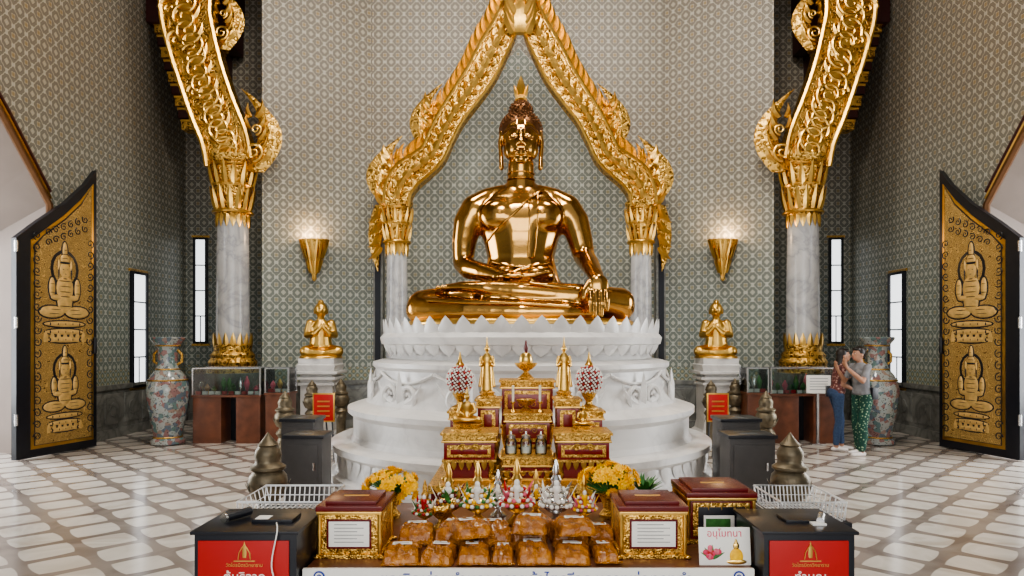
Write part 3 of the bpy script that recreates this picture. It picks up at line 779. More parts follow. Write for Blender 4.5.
    for c,r,nn,zmin in (((0,.07,4.60),.29,420,-.6),((0,.05,4.86),.16,130,0.0)):
        for i in range(nn):
            z=1-2*(i+.5)/nn; a=i*2.39996; rr=math.sqrt(1-z*z); v=Vector((rr*math.cos(a),rr*math.sin(a),z))
            q=Vector(c)+v*r
            if z<zmin: continue
            if r>.2 and q.y<-.0 and q.z<4.70+0.10*(1-abs(q.x)/.29)-.06: continue
            mb.ell(q,.020,HAIRB,7,5)
    mb.lathe((0,.05,0),[(.06,5.0),(.085,5.04),(.06,5.08),(.045,5.10)],GOLDS,16)
    mb.leaf((0,.05,5.05),(0,0,1),(1,0,0),.32,.075,.05,GOLDS,n=12)
    for q in (-1,1): mb.leaf((q*.04,.04,5.05),(q*.3,0,1),(1,0,0),.2,.035,.03,GOLDS)
    mb.lathe((0,-.12,0),[(1.0,1.942),(1.04,1.95),(1.04,1.99),(1.0,2.02),(.6,2.05)],GOLDS,64,sx=1.45,sy=.92)
    mb.done("seated_golden_buddha",60)
seated_buddha()

# ============================================================ SMALL DISCIPLE STATUES
def disciple(px):
    sx=-1 if px<CX else 1; d=12.3; x=X(px,d); z0=Z(358,d)
    mb=MB(); mb.lathe((x,d,0),[(.50,0),(.50,.12),(.44,.16),(.40,.3),(.40,z0-.3),(.46,z0-.18),(.48,z0-.12),(.44,z0-.10),(.44,z0-.002)],MARB,4,rot=pi/4)
    for k in range(3): mb.box((x-.32-.03*k,d-.32-.03*k,.95+.1*k),(x+.32+.03*k,d+.32+.03*k,1.0+.1*k),MARB,.01)
    mb.done("marble_statue_plinth",25)
    mb=MB(); M=Matrix.Translation((x,d,z0))@Matrix.Rotation(-sx*pi*0.12,4,'Z')@Matrix.Diagonal((1.1,1.05,1.04,1)); mb.M=M
    G='g';p=[]
    p+=E(G,(0,-.02,.10),(.30,.26,.10))
    for q in (-1,1):
        p+=C(G,[(q*.09,.06,.13),(q*.25,-.14,.12)],[.12,.095]); p+=C(G,[(q*.25,-.14,.10),(0,-.25,.09)],[.085,.06])
        p+=C(G,[(q*.165,.03,.60),(q*.215,.0,.40)],[.07,.06]); p+=C(G,[(q*.215,.0,.40),(q*.12,-.16,.42),(q*.03,-.18,.52)],[.058,.046,.03])
        p+=E(G,(q*.022,-.185,.56),(.018,.03,.05))
    p+=C(G,[(0,.03,.15),(0,.03,.35),(0,.03,.52),(0,.03,.63)],[(.20,.15,.06),(.17,.13,.06),(.20,.13,.06),(.10,.08,.05)])
    p+=C(G,[(0,.03,.65),(0,.0,.74)],[.06,.06]); p+=E(G,(0,.0,.84),(.105,.115,.13)); p+=E(G,(0,-.12,.83),(.015,.02,.025)); p+=E(G,(0,.01,.96),(.05,.05,.05))
    for q in (-1,1): p+=E(G,(q*.107,.01,.81),(.012,.025,.055))
    blob(mb,p,.012,{G:GOLDS},3)
    for q in (-1,1): mb.ell((q*.038,-.108,.855),(.018,.006,.005),HAIRB)
    mb.ell((0,-.108,.79),(.024,.006,.005),HAIRB)
    mb.lathe((0,-.02,-.0),[(.34,0),(.34,.03),(.31,.05)],GOLDS,32,sy=.85)
    mb.done("seated_gold_disciple",60)
disciple(321); disciple(716)

# ============================================================ BIG VASES
def big_vase(px):
    d=11.5; x=X(px,d); s=1.8
    mb=MB(); pr=[(.13,0),(.15,.01),(.15,.04),(.12,.07),(.145,.2),(.175,.36),(.188,.48),(.18,.57),(.14,.65),(.10,.70),(.085,.76),(.085,.86),(.10,.92),(.14,.97),(.15,.99),(.14,1.0),(.10,.97)]
    mb.lathe((x,d,0),[(r*s*1.0,z*s) for r,z in pr],VASE,40)
    for z,r in ((.60,.168),(.70,.101),(.07,.123),(.92,.102)): mb.tube([(x+math.cos(2*pi*k/32)*r*s,d+math.sin(2*pi*k/32)*r*s,z*s) for k in range(32)],.014,GOLDF,6,closed=True)
    for q in (-1,1): mb.tube([Vector((x+q*a*s,d,z*s)) for a,z in ((.085,.74),(.13,.77),(.13,.84),(.09,.88))],.022,GOLDF,6)
    mb.done("tall_porcelain_vase",40)
big_vase(168); big_vase(877)

# ============================================================ DISPLAY CASES
def case(x0,x1,d0,d1,zs,zg,name="glass_display_case"):
    mb=MB()
    n=2 if x1-x0>.9 else 1; w=(x1-x0)
    if n==2:
        mb.box((x0,d0,0),(x0+w*.42,d1,zs-.04),WOOD,.01); mb.box((x1-w*.36,d0,0),(x1,d1,zs-.04),WOOD,.01)
        mb.box((x0+w*.42,d1-.05,0),(x1-w*.36,d1,zs-.04),BLACK)
    else: mb.box((x0,d0,0),(x1,d1,zs-.04),WOOD,.01)
    mb.box((x0-.02,d0-.02,zs-.04),(x1+.02,d1+.02,zs),WOOD,.008)
    g=.012
    for a,b in (((x0,d0,zs),(x1,d0+g,zg)),((x0,d1-g,zs),(x1,d1,zg)),((x0,d0,zs),(x0+g,d1,zg)),((x1-g,d0,zs),(x1,d1,zg)),((x0,d0,zg-g),(x1,d1,zg))): mb.box(a,b,GLASS)
    for (a,b) in ((x0,d0),(x1,d0),(x0,d1),(x1,d1)): mb.box((a-.012,b-.012,zs),(a+.012,b+.012,zg),SILV)
    for b in (d0,d1): mb.box((x0,b-.01,zg-.01),(x1,b+.01,zg+.012),SILV)
    r=random.Random(int(x0*100))
    k=int(w/.11)
    for i in range(k):
        xx=x0+.07+(w-.14)*i/max(1,k-1); m=r.choice([GOLDS,PAPER,PINK,MAROON,GREEN,GOLDL,SILV])
        hh=r.uniform(.12,(zg-zs)*.8)
        mb.lathe((xx,(d0+d1)/2+r.uniform(-.1,.1),zs),[(.045,0.002),(.05,.02),(.02,.05),(.05,hh*.6),(.03,hh*.8),(.008,hh)],m,12)
        mb.box((xx-.04,d0+.04,zs+.003),(xx+.04,d0+.08,zs+.06),r.choice([PAPER,RED,PAPER]))
    mb.done(name)
case(-5.50,-4.36,11.55,12.0,.82,1.27)
case(4.28,5.40,11.55,12.0,.84,1.27)
case(-4.18,-3.80,11.3,11.7,.88,1.28)
case(3.80,4.14,11.3,11.7,.88,1.28)
mb=MB(); x=5.02; mb.box((x-.2,11.40,.86),(x+.2,11.43,1.16),PAPER,.004)
for k in range(5): mb.box((x-.15,11.395,.92+.045*k),(x+.15,11.40,.93+.045*k),INK)
mb.box((x-.02,11.43,0),(x+.02,11.46,1.1),SILV); mb.box((x-.12,11.38,0),(x+.12,11.52,.02),SILV); mb.done("information_plate")

def cab(x0,x1,d0,d1,z,name="dark_collection_cabinet"):
    mb=MB(); mb.box((x0,d0,0.05),(x1,d1,z-.04),DGREY,.012); mb.box((x0-.02,d0-.02,z-.04),(x1+.02,d1+.02,z),BLACK,.01)
    mb.box((x0+.02,d0+.02,0),(x1-.02,d1-.02,.05),BLACK); w=x1-x0
    mb.box((x0+.04,d0-.01,.12),(x1-.04,d0,z-.1),DGREY,.004)
    mb.tube([(x0+w*.8,d0-.03,z*.55),(x0+w*.8,d0-.03,z*.65)],.01,SILV,6); mb.box((x0+w*.3,d0+.1,z),(x0+w*.7,d0+.12,z+.004),SILV)
    mb.done(name)
cab(-2.74,-2.36,7.9,8.3,.84); cab(-2.36,-1.98,6.9,7.25,.79); cab(2.36,2.80,7.9,8.3,.84); cab(2.14,2.60,6.9,7.25,.79)

def post(px,d,s=1.0,top=1.1):
    x=X(px,d); mb=MB(); r=.125*s
    pr=[(1.0,0),(1.0,.05),(.7,.08),(.62,.12),(.62,.44),(.75,.47),(.95,.50),(.75,.53),(.55,.56),(.8,.59),(1.0,.63),(1.08,.68),(1.02,.72),(.80,.75),(.98,.765),(.98,.78),(.72,.80),(.66,.82),(.74,.85),(.70,.88),(.52,.91),(.58,.92),(.40,.94),(.26,.96),(.10,.985),(.02,1.0)]
    mb.lathe((x,d,0),[(a*r,b*top) for a,b in pr],BRONZE,24)
    for k in range(12):
        a=2*pi*k/12; dv=Vector((math.cos(a),math.sin(a),0))
        mb.leaf(Vector((x,d,top*.58))+dv*r*.78,(dv.x*.5,dv.y*.5,1),(-dv.y,dv.x,0),.12*top,.03*s,.008,BRONZE)
        mb.leaf(Vector((x,d,top*.46))+dv*r*.6,(dv.x*.3,dv.y*.3,-1),(-dv.y,dv.x,0),.10*top,.025*s,.006,BRONZE)
        mb.leaf(Vector((x,d,top*.80))+dv*r*.62,(dv.x*.1,dv.y*.1,1),(-dv.y,dv.x,0),.08*top,.018*s,.006,BRONZE)
    mb.done("bronze_lotus_post",40)
for px,d in ((268,4.83),(790,4.83),(285,8.8),(766,8.8),(312,11.2),(341,11.6),(711,11.2),(735,11.7)): post(px,d)

for sx in (-1,1):
    x=sx*2.86+.04; d=9.9
    mb=MB(); mb.box((x-.14,d,.58),(x+.14,d+.03,.96),RED,.005); mb.box((x-.16,d+.005,.56),(x+.16,d+.025,.98),GOLDS,.003)
    for k in range(4): mb.box((x-.09,d-.004,.64+.07*k),(x+.09,d,.66+.07*k),GOLDS)
    mb.tube([(x-.1,d+.04,.9),(x-.14,d+.05,0)],.012,BLACK,6); mb.tube([(x+.1,d+.04,.9),(x+.14,d+.05,0)],.012,BLACK,6); mb.tube([(x,d+.04,.9),(x,d+.3,0)],.012,BLACK,6)
    mb.done("red_sign_board")

# ============================================================ ALTAR TABLES
def altar_table(x0,x1,d0,d1,z0,z1,name="lacquered_altar_table"):
    mb=MB(); H=z1-z0; w=x1-x0
    mb.box((x0-.015,d0-.015,z1-.02),(x1+.015,d1+.015,z1),GOLDF,.006)
    mb.box((x0,d0,z1-.06),(x1,d1,z1-.02),GOLDF,.004)
    mb.box((x0-.008,d0-.008,z1-.072),(x1+.008,d1+.008,z1-.06),GOLDS,.004)
    mb.box((x0+.01,d0+.01,z1-H*.55),(x1-.01,d1-.01,z1-.072),ALTRED,.004)
    mb.box((x0+.035,d0+.003,z1-H*.50),(x1-.035,d0+.010,z1-.09),GOLDF,.003)
    mb.box((x0+.06,d0-.001,z1-H*.44),(x1-.06,d0+.004,z1-.12),ALTRED,.002)
    if w>.3: mb.spiral(((x0+x1)/2-.05,d0-.004,z1-H*.3),(1,0,0),(0,0,1),.03,1.4,.005,GOLDS); mb.spiral(((x0+x1)/2+.05,d0-.004,z1-H*.3),(-1,0,0),(0,0,1),.03,1.4,.005,GOLDS)
    mb.box((x0-.004,d0-.004,z1-H*.60),(x1+.004,d1+.004,z1-H*.55),GOLDF,.004)
    nk=max(3,int(w/.055))
    for k in range(nk):
        u=x0+.03+(w-.06)*k/(nk-1)
        mb.leaf((u,d0-.004,z1-H*.58),(0,0,-1),(1,0,0),H*.18,.022,.008,GOLDS)
    mb.box((x0+.05,d0+.04,z0+.02),(x1-.05,d1-.04,z1-H*.6),ALTRED)
    for a in (x0+.03,x1-.03):
        q=-1 if a<(x0+x1)/2 else 1
        for b in (d0+.03,d1-.03):
            pts=bend_path([(a,b,z1-H*.55),(a+q*.005,b,z1-H*.72),(a-q*.012,b,z1-H*.86),(a+q*.02,b,z0+.015)],10)
            mb.tube([Vector(t) for t in pts],[.024,.024,.022,.02,.018,.016,.016,.018,.022,.022],GOLDF,8)
            mb.ell((a+q*.01,b,z0+.02),(.03,.025,.018),GOLDS)
    mb.box((x0+.02,d0+.02,z0),(x1-.02,d1-.02,z0+.02),GOLDS,.004)
    mb.done(name)
mb=MB(); mb.box((-.62,4.85,0),(.78,6.2,.70),MAROON,.01); mb.box((-.64,4.83,.66),(.80,6.22,.719),GOLDF,.01); mb.box((-.64,4.83,0),(.80,6.22,.08),GOLDF,.01)
for k in range(6): mb.box((-.56+.225*k,4.84,.15),(-.38+.225*k,4.85,.6),GOLDF,.004)
mb.done("altar_base_platform")
dT=5.0
altar_table(X(443,dT),X(496,dT),4.95,5.28,.72,Z(432,dT))
altar_table(X(503,dT),X(551,dT),4.95,5.3,.72,Z(456,dT))
altar_table(X(556,dT),X(610,dT),4.95,5.28,.72,Z(432,dT))
altar_table(X(477,5.5),X(500,5.5),5.4,5.7,.72,Z(398,5.5))
altar_table(X(555,5.5),X(579,5.5),5.4,5.7,.72,Z(398,5.5))
altar_table(X(505,5.6),X(550,5.6),5.4,5.72,.72,Z(412,5.5))
altar_table(X(501,6),X(553,6),5.82,6.15,.72,Z(380,5.85))
altar_table(X(583,5.2),X(606,5.2),5.33,5.60,.72,Z(410,5.4))
altar_table(X(447,5.2),X(470,5.2),5.33,5.60,.72,Z(410,5.4))

def standing_figure(x,d,z,h,name="standing_gold_buddha"):
    mb=MB(); s=h
    mb.lathe((x,d,z+.001),[(.15*s,0),(.15*s,.03*s),(.11*s,.05*s),(.13*s,.09*s),(.09*s,.11*s)],GOLDF,24)
    mb.M=Matrix.Translation((x,d,z+.1*s))@Matrix.Scale(s*.88,4)
    G='g'; p=C(G,[(0,0,.02),(0,0,.2),(0,0,.42),(0,0,.52),(0,0,.62),(0,0,.68)],[(.11,.07,.02),(.095,.065,.04),(.085,.06,.04),(.075,.055,.04),(.10,.06,.03),(.06,.04,.03)])
    p+=C(G,[(0,0,.7),(0,0,.74)],[.03,.03]); p+=E(G,(0,-.005,.79),(.043,.048,.055)); p+=C(G,[(0,0,.83),(0,0,.88),(0,0,.98)],[.03,.018,.006])
    for q in (-1,1):
        p+=C(G,[(q*.10,0,.63),(q*.125,0,.48),(q*.08,-.09,.50)],[.03,.025,.018]); p+=E(G,(q*.075,-.11,.545),(.02,.012,.035))
        p+=C(G,[(q*.09,.01,.45),(q*.13,.01,.1)],[(.02,.01,.02),(.035,.01,.02)]); p+=E(G,(q*.045,0,.78),(.007,.012,.022))
    blob(mb,p,.0095,{G:GOLDS},2)
    mb.lathe((0,0,0),[(.022,.86),(.012,.92),(.003,1.02)],GOLDS,10)
    mb.done(name,60)
standing_figure(X(487,5.52),5.52,Z(398,5.5),.50); standing_figure(X(564,5.52),5.52,Z(398,5.5),.50)
def seated_small(x,d,z,s,name,mat=GOLDS):
    mb=MB(); mb.lathe((x,d,z+.001),[(.42*s,0),(.42*s,.05*s),(.32*s,.09*s),(.36*s,.16*s),(.30*s,.2*s)],GOLDF,24,sy=.8)
    mb.M=Matrix.Translation((x,d,z+.2*s))@Matrix.Scale(s*.8,4)
    G='g'; p=E(G,(0,-.05,.1),(.4,.28,.09))
    for q in (-1,1):
        p+=C(G,[(q*.12,.05,.12),(q*.38,-.08,.1)],[.11,.09]); p+=C(G,[(q*.38,-.08,.09),(0,-.24,.09)],[.08,.06])
        p+=C(G,[(q*.2,.02,.56),(q*.26,0,.34),(q*.08,-.18,.24)],[.06,.055,.04])
    p+=C(G,[(0,.03,.15),(0,.03,.35),(0,.03,.55),(0,.03,.62)],[(.16,.12,.06),(.14,.11,.06),(.2,.13,.06),(.1,.08,.05)])
    p+=C(G,[(0,.02,.62),(0,0,.72)],[.05,.05]); p+=E(G,(0,0,.8),(.085,.09,.105)); p+=C(G,[(0,0,.88),(0,0,.98),(0,0,1.1)],[.05,.03,.01])
    blob(mb,p,.018,{G:mat},2); mb.done(name,60)
seated_small(X(467,5.08),5.08,Z(432,5.0),.30,"seated_gold_figurine")
seated_small(X(583,5.08),5.08,Z(432,5.0),.20,"seated_gold_figurine")

def ball_vase(x,d,z,zc,r):
    mb=MB(); mb.lathe((x,d,z+.001),[(.07,0),(.07,.02),(.03,.04),(.025,(zc-r-z)*.5),(.05,(zc-r-z)*.8),(.07,zc-r-z+.02)],GOLDF,20)
    mb.ell((x,d,zc),(r,r,r*1.1),MAROON,24,14)
    n=300
    for i in range(n):
        zz=1-2*(i+.5)/n; a=i*2.39996; rr=math.sqrt(1-zz*zz); v=Vector((rr*math.cos(a),rr*math.sin(a),zz*1.1))
        mb.ell(Vector((x,d,zc))+v*r,.0095,PAPER if i%5 else RED,6,4)
    mb.lathe((x,d,zc+r),[(.03,0),(.035,.02),(.02,.04),(.012,.07),(.003,.12)],GOLDS,12); mb.done("jewelled_flower_ball")
ball_vase(X(460,5.45),5.45,Z(410,5.4),Z(380,5.45),.105); ball_vase(X(589,5.45),5.45,Z(410,5.4),Z(380,5.45),.105)

def phan(mb,x,d,z,r,h,mat=GOLDS):
    mb.lathe((x,d,z+.001),[(r*.7,0),(r*.72,h*.08),(r*.45,h*.25),(r*.2,h*.42),(r*.22,h*.5),(r*.6,h*.65),(r*.95,h*.88),(r,h),(r*.9,h*.95),(r*.3,h*.75)],mat,28)
mb=MB(); x=X(526,5.95);z=Z(380,5.85); phan(mb,x,5.98,z,.10,.14,GOLDF); mb.lathe((x,5.98,z+.12),[(.045,0),(.06,.04),(.05,.09),(.03,.11)],GOLDL,18)
mb.lathe((x,5.98,z+.22),[(.012,0),(.02,.05),(.006,.12)],MAROON,12); mb.done("gold_offering_bowl")
mb=MB(); z=Z(412,5.5); x=X(526,5.5); phan(mb,x,5.5,z,.08,.10,GOLDF); mb.done("gold_offering_bowl")
for px in (513,540):
    mb=MB(); x=X(px,5.45); mb.lathe((x,5.45,z+.001),[(.03,0),(.03,.01),(.008,.03),(.008,.07),(.02,.08),(.02,.09)],GOLDS,12); mb.lathe((x,5.45,z+.085),[(.010,0),(.010,.13),(.002,.135)],CANDLE,10); mb.done("gold_candlestick")
z=Z(456,5.0)
for px in (511,526,541):
    mb=MB(); x=X(px,5.08); mb.lathe((x,5.08,z),[(.04,0.002),(.043,.01),(.043,.10),(.03,.12)],GLASS,18); mb.lathe((x,5.08,z+.12),[(.035,0),(.035,.02),(.01,.03),(.008,.05)],SILV,14); mb.lathe((x,5.08,z),[(.035,.012),(.035,.06)],PAPER,14); mb.done("glass_jar")

# ============================================================ FOREGROUND OFFERING TABLE
ZT=.75
mb=MB(); mb.box((-.93,2.97,ZT-.04),(1.03,3.3,ZT),WOOD,.006); mb.box((-.93,3.3,ZT-.04),(1.28,4.2,ZT),WOOD,.006)
for a,b in ((-.88,3.02),(.98,3.02),(-.88,4.12),(1.2,4.12)): mb.box((a-.03,b-.03,0),(a+.03,b+.03,ZT-.04),WOOD,.005)
mb.box((-.90,3.0,ZT-.14),(1.0,3.02,ZT-.04),MAROON); mb.box((-.90,4.15,ZT-.14),(1.25,4.17,ZT-.04),MAROON)
mb.done("offering_table")
mb=MB(); mb.box((-.93,2.945,.42),(1.02,2.965,.762),PAPER,.003); mb.box((-.93,2.942,.43),(1.02,2.945,.44),BLUEINK)
mb.text("ขอเชิญร่วมทำบุญ ถวายผ้าไตรจีวร หลวงพ่อทองคำ",(.08,2.943,.716),.068,BLUEINK); 
mb.text("วัดไตรมิตรวิทยาราม",(.10,2.943,.56),.10,BLUEINK)
for q in (-.86,.95): mb.spiral((q,2.942,.73),(1,0,0),(0,0,1),.025,1.5,.004,BLUEINK)
mb.done("merit_banner")

def side_stand(x0,x1,side):
    mb=MB(); mb.box((x0,2.9,0),(x1,3.27,.925),BLACK,.006); mb.box((x0-.012,2.885,.925),(x1+.012,3.285,.94),BLACK,.005)
    c=(x0+x1)/2; w=x1-x0
    mb.box((x0+.02,2.89,.30),(x1-.03,2.899,.90),RED,.002)
    mb.leaf((c,2.889,.828),(0,0,1),(1,0,0),.07,.010,.002,GOLDL)
    for q in (-1,1): mb.tube([Vector((c+q*a,2.888,b)) for a,b in ((.0,.885),(.012,.868),(.022,.85),(.026,.822))],.0025,GOLDL,5)
    mb.box((c-.045,2.888,.812),(c+.045,2.89,.817),GOLDL)
    mb.text("วัดไตรมิตรวิทยาราม",(c,2.889,.797),.020,GOLDL)
    mb.text("ตู้บริจาค" if side<0 else "ทำบุญ",(c,2.889,.745),.055,WHITEINK)
    mb.text("ขออนุโมทนา",(c,2.889,.65),.05,WHITEINK)
    if side<0:
        mb.box((c-.02,3.02,.94),(c+.16,3.14,.955),BLACK,.003); mb.box((c-.01,3.03,.955),(c+.05,3.09,.957),PAPER)
        mb.tube([(c-.14,3.03,.962),(c-.08,3.15,.962)],.02,BLACK,12); mb.tube([(c-.145,3.02,.962),(c-.14,3.03,.962)],.021,SILV,12)
        mb.tube([Vector(t) for t in bend_path([(c+.1,2.99,.95),(c+.14,2.885,.94),(c+.12,2.875,.8),(c+.15,2.875,.7)],20)],.003,WHITE,6)
    else:
        mb.box((c-.05,3.02,.94),(c+.1,3.14,.953),BLACK,.003); mb.tube([(c+.09,3.0,.955),(c+.14,3.10,.955)],.016,SILV,10)
        mb.box((c+.05,2.98,.94),(c+.11,3.02,.948),PAPER)
    mb.done("black_donation_stand")
side_stand(-1.375,-.94,-1); side_stand(1.045,1.43,1)

def basket(x0,x1,d0,d1,z0,z1):
    mb=MB(); r=.0035
    def rect(z,e,rr): mb.tube([(x0+e,d0+e,z),(x1-e,d0+e,z),(x1-e,d1-e,z),(x0+e,d1-e,z)],rr,WIRE,5,closed=True)
    rect(z1,0,.006); rect(z0+.005,.02,r); rect((z0+z1)/2,.01,r)
    n=16
    for k in range(n+1):
        f=k/n; xa=x0+(x1-x0)*f; mb.tube([(xa,d0,z1),(xa,d0+.02,z0+.005),(xa,d1-.02,z0+.005),(xa,d1,z1)],r,WIRE,4)
    for k in range(8):
        f=k/7; ya=d0+(d1-d0)*f; mb.tube([(x0,ya,z1),(x0+.02,ya,z0+.005),(x1-.02,ya,z0+.005),(x1,ya,z1)],r,WIRE,4)
    mb.done("white_wire_basket")
    mb=MB(); mb.box((x0-.02,d0-.02,z0-.05),(x1+.02,d1+.02,z0),BLACK,.005)
    for a in (x0+.02,x1-.02):
        for b in (d0+.02,d1-.02): mb.box((a-.02,b-.02,0),(a+.02,b+.02,z0-.05),BLACK)
    mb.done("small_black_table")
basket(-1.42,-.98,3.45,3.85,.83,.93); basket(1.33,1.66,3.45,3.85,.83,.93)

def donation_box(x0,x1,d0,d1,z0,h,win=False):
    mb=MB(); z1=z0+h; w=x1-x0
    mb.box((x0-.012,d0-.012,z0),(x1+.012,d1+.012,z0+.02),GOLDF,.005)
    mb.box((x0,d0,z0+.02),(x1,d1,z1-.05),GOLDF if not win else MAROON,.004)
    mb.box((x0+.02,d0-.006,z0+.035),(x1-.02,d0,z1-.06),GOLDF,.002)
    mb.box((x0+.045,d0-.010,z0+.055),(x1-.045,d0-.004,z1-.08),PAPER if not win else BLACK,.001)
    if not win:
        mb.box((x0+.035,d0-.008,z0+.045),(x1-.035,d0-.005,z1-.07),MAROON,.001)
        for k in range(6): mb.box((x0+.07,d0-.0115,z0+.075+.016*k),(x1-.07-(.03 if k%2 else 0),d0-.010,z0+.078+.016*k),INK)
    else:
        mb.box((x0+.07,d0-.016,z0+.06),(x1-.10,d0-.011,z0+.14),PAPER); mb.box((x0+.08,d0-.018,z0+.075),(x1-.12,d0-.016,z0+.125),GREEN)
        for k in range(5):
            u=x0+.03+(w-.06)*k/4; mb.leaf((u,d0-.008,z1-.06),(0,0,-1),(1,0,0),.05,.012,.004,GOLDS)
    for a in (x0,x1): mb.tube([(a,d0,z0+.02),(a,d0,z1-.05)],.010,GOLDS,8); mb.tube([(a,d1,z0+.02),(a,d1,z1-.05)],.010,GOLDS,8)
    for a in (x0-.01,x1+.01):
        for b in (d0-.01,d1+.01): mb.ell((a,b,z0+.008),(.018,.018,.008),GOLDS,10,6)
    mb.box((x0-.012,d0-.012,z1-.05),(x1+.012,d1+.012,z1-.035),GOLDS,.004)
    mb.box((x0-.015,d0-.015,z1-.035),(x1+.015,d1+.015,z1-.01),MAROON,.006)
    mb.box((x0+.02,d0+.02,z1-.01),(x1-.02,d1-.02,z1+.006),MAROON,.005)
    mb.box(((x0+x1)/2-.06,(d0+d1)/2-.006,z1+.005),((x0+x1)/2+.06,(d0+d1)/2+.006,z1+.008),GOLDS)
    mb.done("gilded_donation_box")
donation_box(-.91,-.635,3.13,3.42,ZT,.25); donation_box(.475,.765,3.13,3.42,ZT,.25); donation_box(.84,1.16,3.36,3.68,ZT,.26,True)

mb=MB(); T=Matrix.Translation((.92,3.03,ZT))@Matrix.Rotation(-.12,4,'X'); mb.M=T
mb.box((-.115,0,0),(.115,.008,.165),PAPER,.003); mb.text("อนุโมทนา",(0,-.001,.137),.042,PINKINK)
for k in range(16):
    a=random.uniform(0,2*pi); r=random.uniform(0,.035); mb.ell((-.055+r*math.cos(a),-.002,.05+r*math.sin(a)),(.012,.003,.012),random.choice([PINK,PINKINK,RED]),8,5)
for k in range(5): mb.leaf((-.055,-.002,.03),((k-2)*.6,0,1-.2*abs(k-2)),(1,0,0),.06,.008,.002,GREEN)
mb.ell((.05,-.003,.04),(.03,.004,.035),YEL,12,8); mb.ell((.05,-.004,.085),(.014,.004,.016),GOLDL,10,8); mb.lathe((.05,-.004,.095),[(.010,0),(.002,.02)],GOLDL,8); mb.ell((.05,-.003,.016),(.045,.004,.012),GOLDL,12,8)
mb.M=Matrix.Identity(4); mb.box((.90,3.035,ZT),(.94,3.10,ZT+.004),PAPER); mb.done("flower_greeting_card")

def packet(x,d,z,w,l,h,rot,tilt=0.0):
    mb=MB(); r=random.Random(int(x*1000+d*77)); M=Matrix.Translation((x,d,z))@Matrix.Rotation(rot,4,'Z')@Matrix.Rotation(tilt,4,'X'); mb.M=M
    nx,ny=14,16; top=[];bot=[]
    for j in range(ny+1):
        for i in range(nx+1):
            u=i/nx*2-1;v=j/ny*2-1
            e=(max(0,1-abs(u)**5)*max(0,1-abs(v)**5))**.4
            fold=.10*math.sin(v*9+u*2+x*9)+.08*math.sin(u*11+d*5)+.05*r.uniform(-1,1)
            xx=u*w/2*(1+.03*math.sin(v*8+x)); yy=v*l/2*(1+.03*math.sin(u*7+d))
            top.append((xx,yy,.006+h*e*(1+fold*e))); bot.append((xx,yy,.004))
    n=(nx+1)*(ny+1); fs=[]
    for j in range(ny):
        for i in range(nx):
            a=j*(nx+1)+i; fs.append((a,a+1,a+nx+2,a+nx+1)); fs.append((n+a,n+a+nx+1,n+a+nx+2,n+a+1))
    for i in range(nx): fs.append((i,n+i,n+i+1,i+1)); a=ny*(nx+1)+i; fs.append((a,a+1,n+a+1,n+a))
    for j in range(ny): a=j*(nx+1); fs.append((a,a+nx+1,n+a+nx+1,n+a)); a=a+nx; fs.append((a,n+a,n+a+nx+1,a+nx+1))
    mb.add(top+bot,fs,CELLO)
    lx=w*.26; mb.box((-lx,l*.10,h*1.12),(lx,l*.26,h*1.12+.003),PAPER,.001); 
    for k in range(2): mb.box((-lx*.8,l*.13+k*.013,h*1.12+.003),(lx*.7,l*.13+.004+k*.013,h*1.12+.004),INK)
    for q in (-1,1):
        for k in range(7):
            u=-.5+k/6; mb.leaf((u*w*.9,q*l*.48,.012),(u*.3,q,.15),(1,0,0),.03,.014,.004,CELLO)
    mb.done("wrapped_robe_packet")
rows=[(402,3.13,0,.17,.24,.05,.12),(440,3.12,0,.15,.23,.055,-.1),(474,3.14,0,.15,.24,.05,.05),(503,3.12,0,.10,.20,.05,0),(533,3.14,.0,.16,.25,.06,.08),(572,3.13,0,.17,.23,.055,-.1),(604,3.15,0,.11,.22,.05,.06)]
for px,d,dz,w,l,h,rot in rows: packet(X(px,d),d,ZT+dz,w,l,h,rot)
rows=[(417,3.42,.0,.18,.22,.07,.1),(455,3.40,.0,.18,.22,.085,-.1),(493,3.42,.0,.18,.22,.08,.1),(530,3.40,.0,.17,.22,.10,-.05),(568,3.40,.0,.18,.22,.09,.1),(600,3.43,0,.13,.20,.06,.0)]
for px,d,dz,w,l,h,rot in rows: packet(X(px,d),d,ZT+dz,w,l,h,rot)
rows=[(470,3.28,.075,.18,.2,.05,.3),(531,3.28,.095,.17,.2,.05,-.15),(575,3.28,.085,.18,.19,.05,.1)]
for px,d,dz,w,l,h,rot in rows: packet(X(px,d),d,ZT+dz,w,l,h,rot,.05)

def bouquet(px,d,zc,r):
    x=X(px,d); mb=MB(); mb.lathe((x,d,ZT),[(.05,0),(.055,.02),(.03,.05),(.045,.10),(.065,.14),(.055,.15)],GOLDF,20)
    rr=random.Random(px)
    for i in range(64):
        v=Vector((rr.gauss(0,1),rr.gauss(0,1),rr.gauss(0.3,.8))).normalized(); q=Vector((x,d,zc))+Vector((v.x*r*1.15,v.y*r,v.z*r*.7))*rr.uniform(.75,1.05)
        t=v.orthogonal().normalized(); b=v.cross(t); fr=rr.uniform(.032,.042)
        for ring,(n,e,l) in enumerate(((9,.35,1.0),(7,1.0,.7))):
            for k in range(n):
                a=2*pi*k/n+ring; dr=t*math.cos(a)+b*math.sin(a)
                mb.leaf(q,dr+v*e,v.cross(dr),fr*l,fr*.34,.003,YEL,n=4)
        mb.ell(q+v*.006,.012,YEL,6,4)
        mb.tube([q,Vector((x,d,ZT+.13))],.003,GREEN,4)
    for i in range(14):
        a=rr.uniform(0,2*pi); mb.leaf((x,d,ZT+.14),(math.cos(a),math.sin(a),rr.uniform(.1,.8)),(-math.sin(a),math.cos(a),0),r*1.1,.025,.003,GREEN)
    mb.done("yellow_chrysanthemum_bouquet")
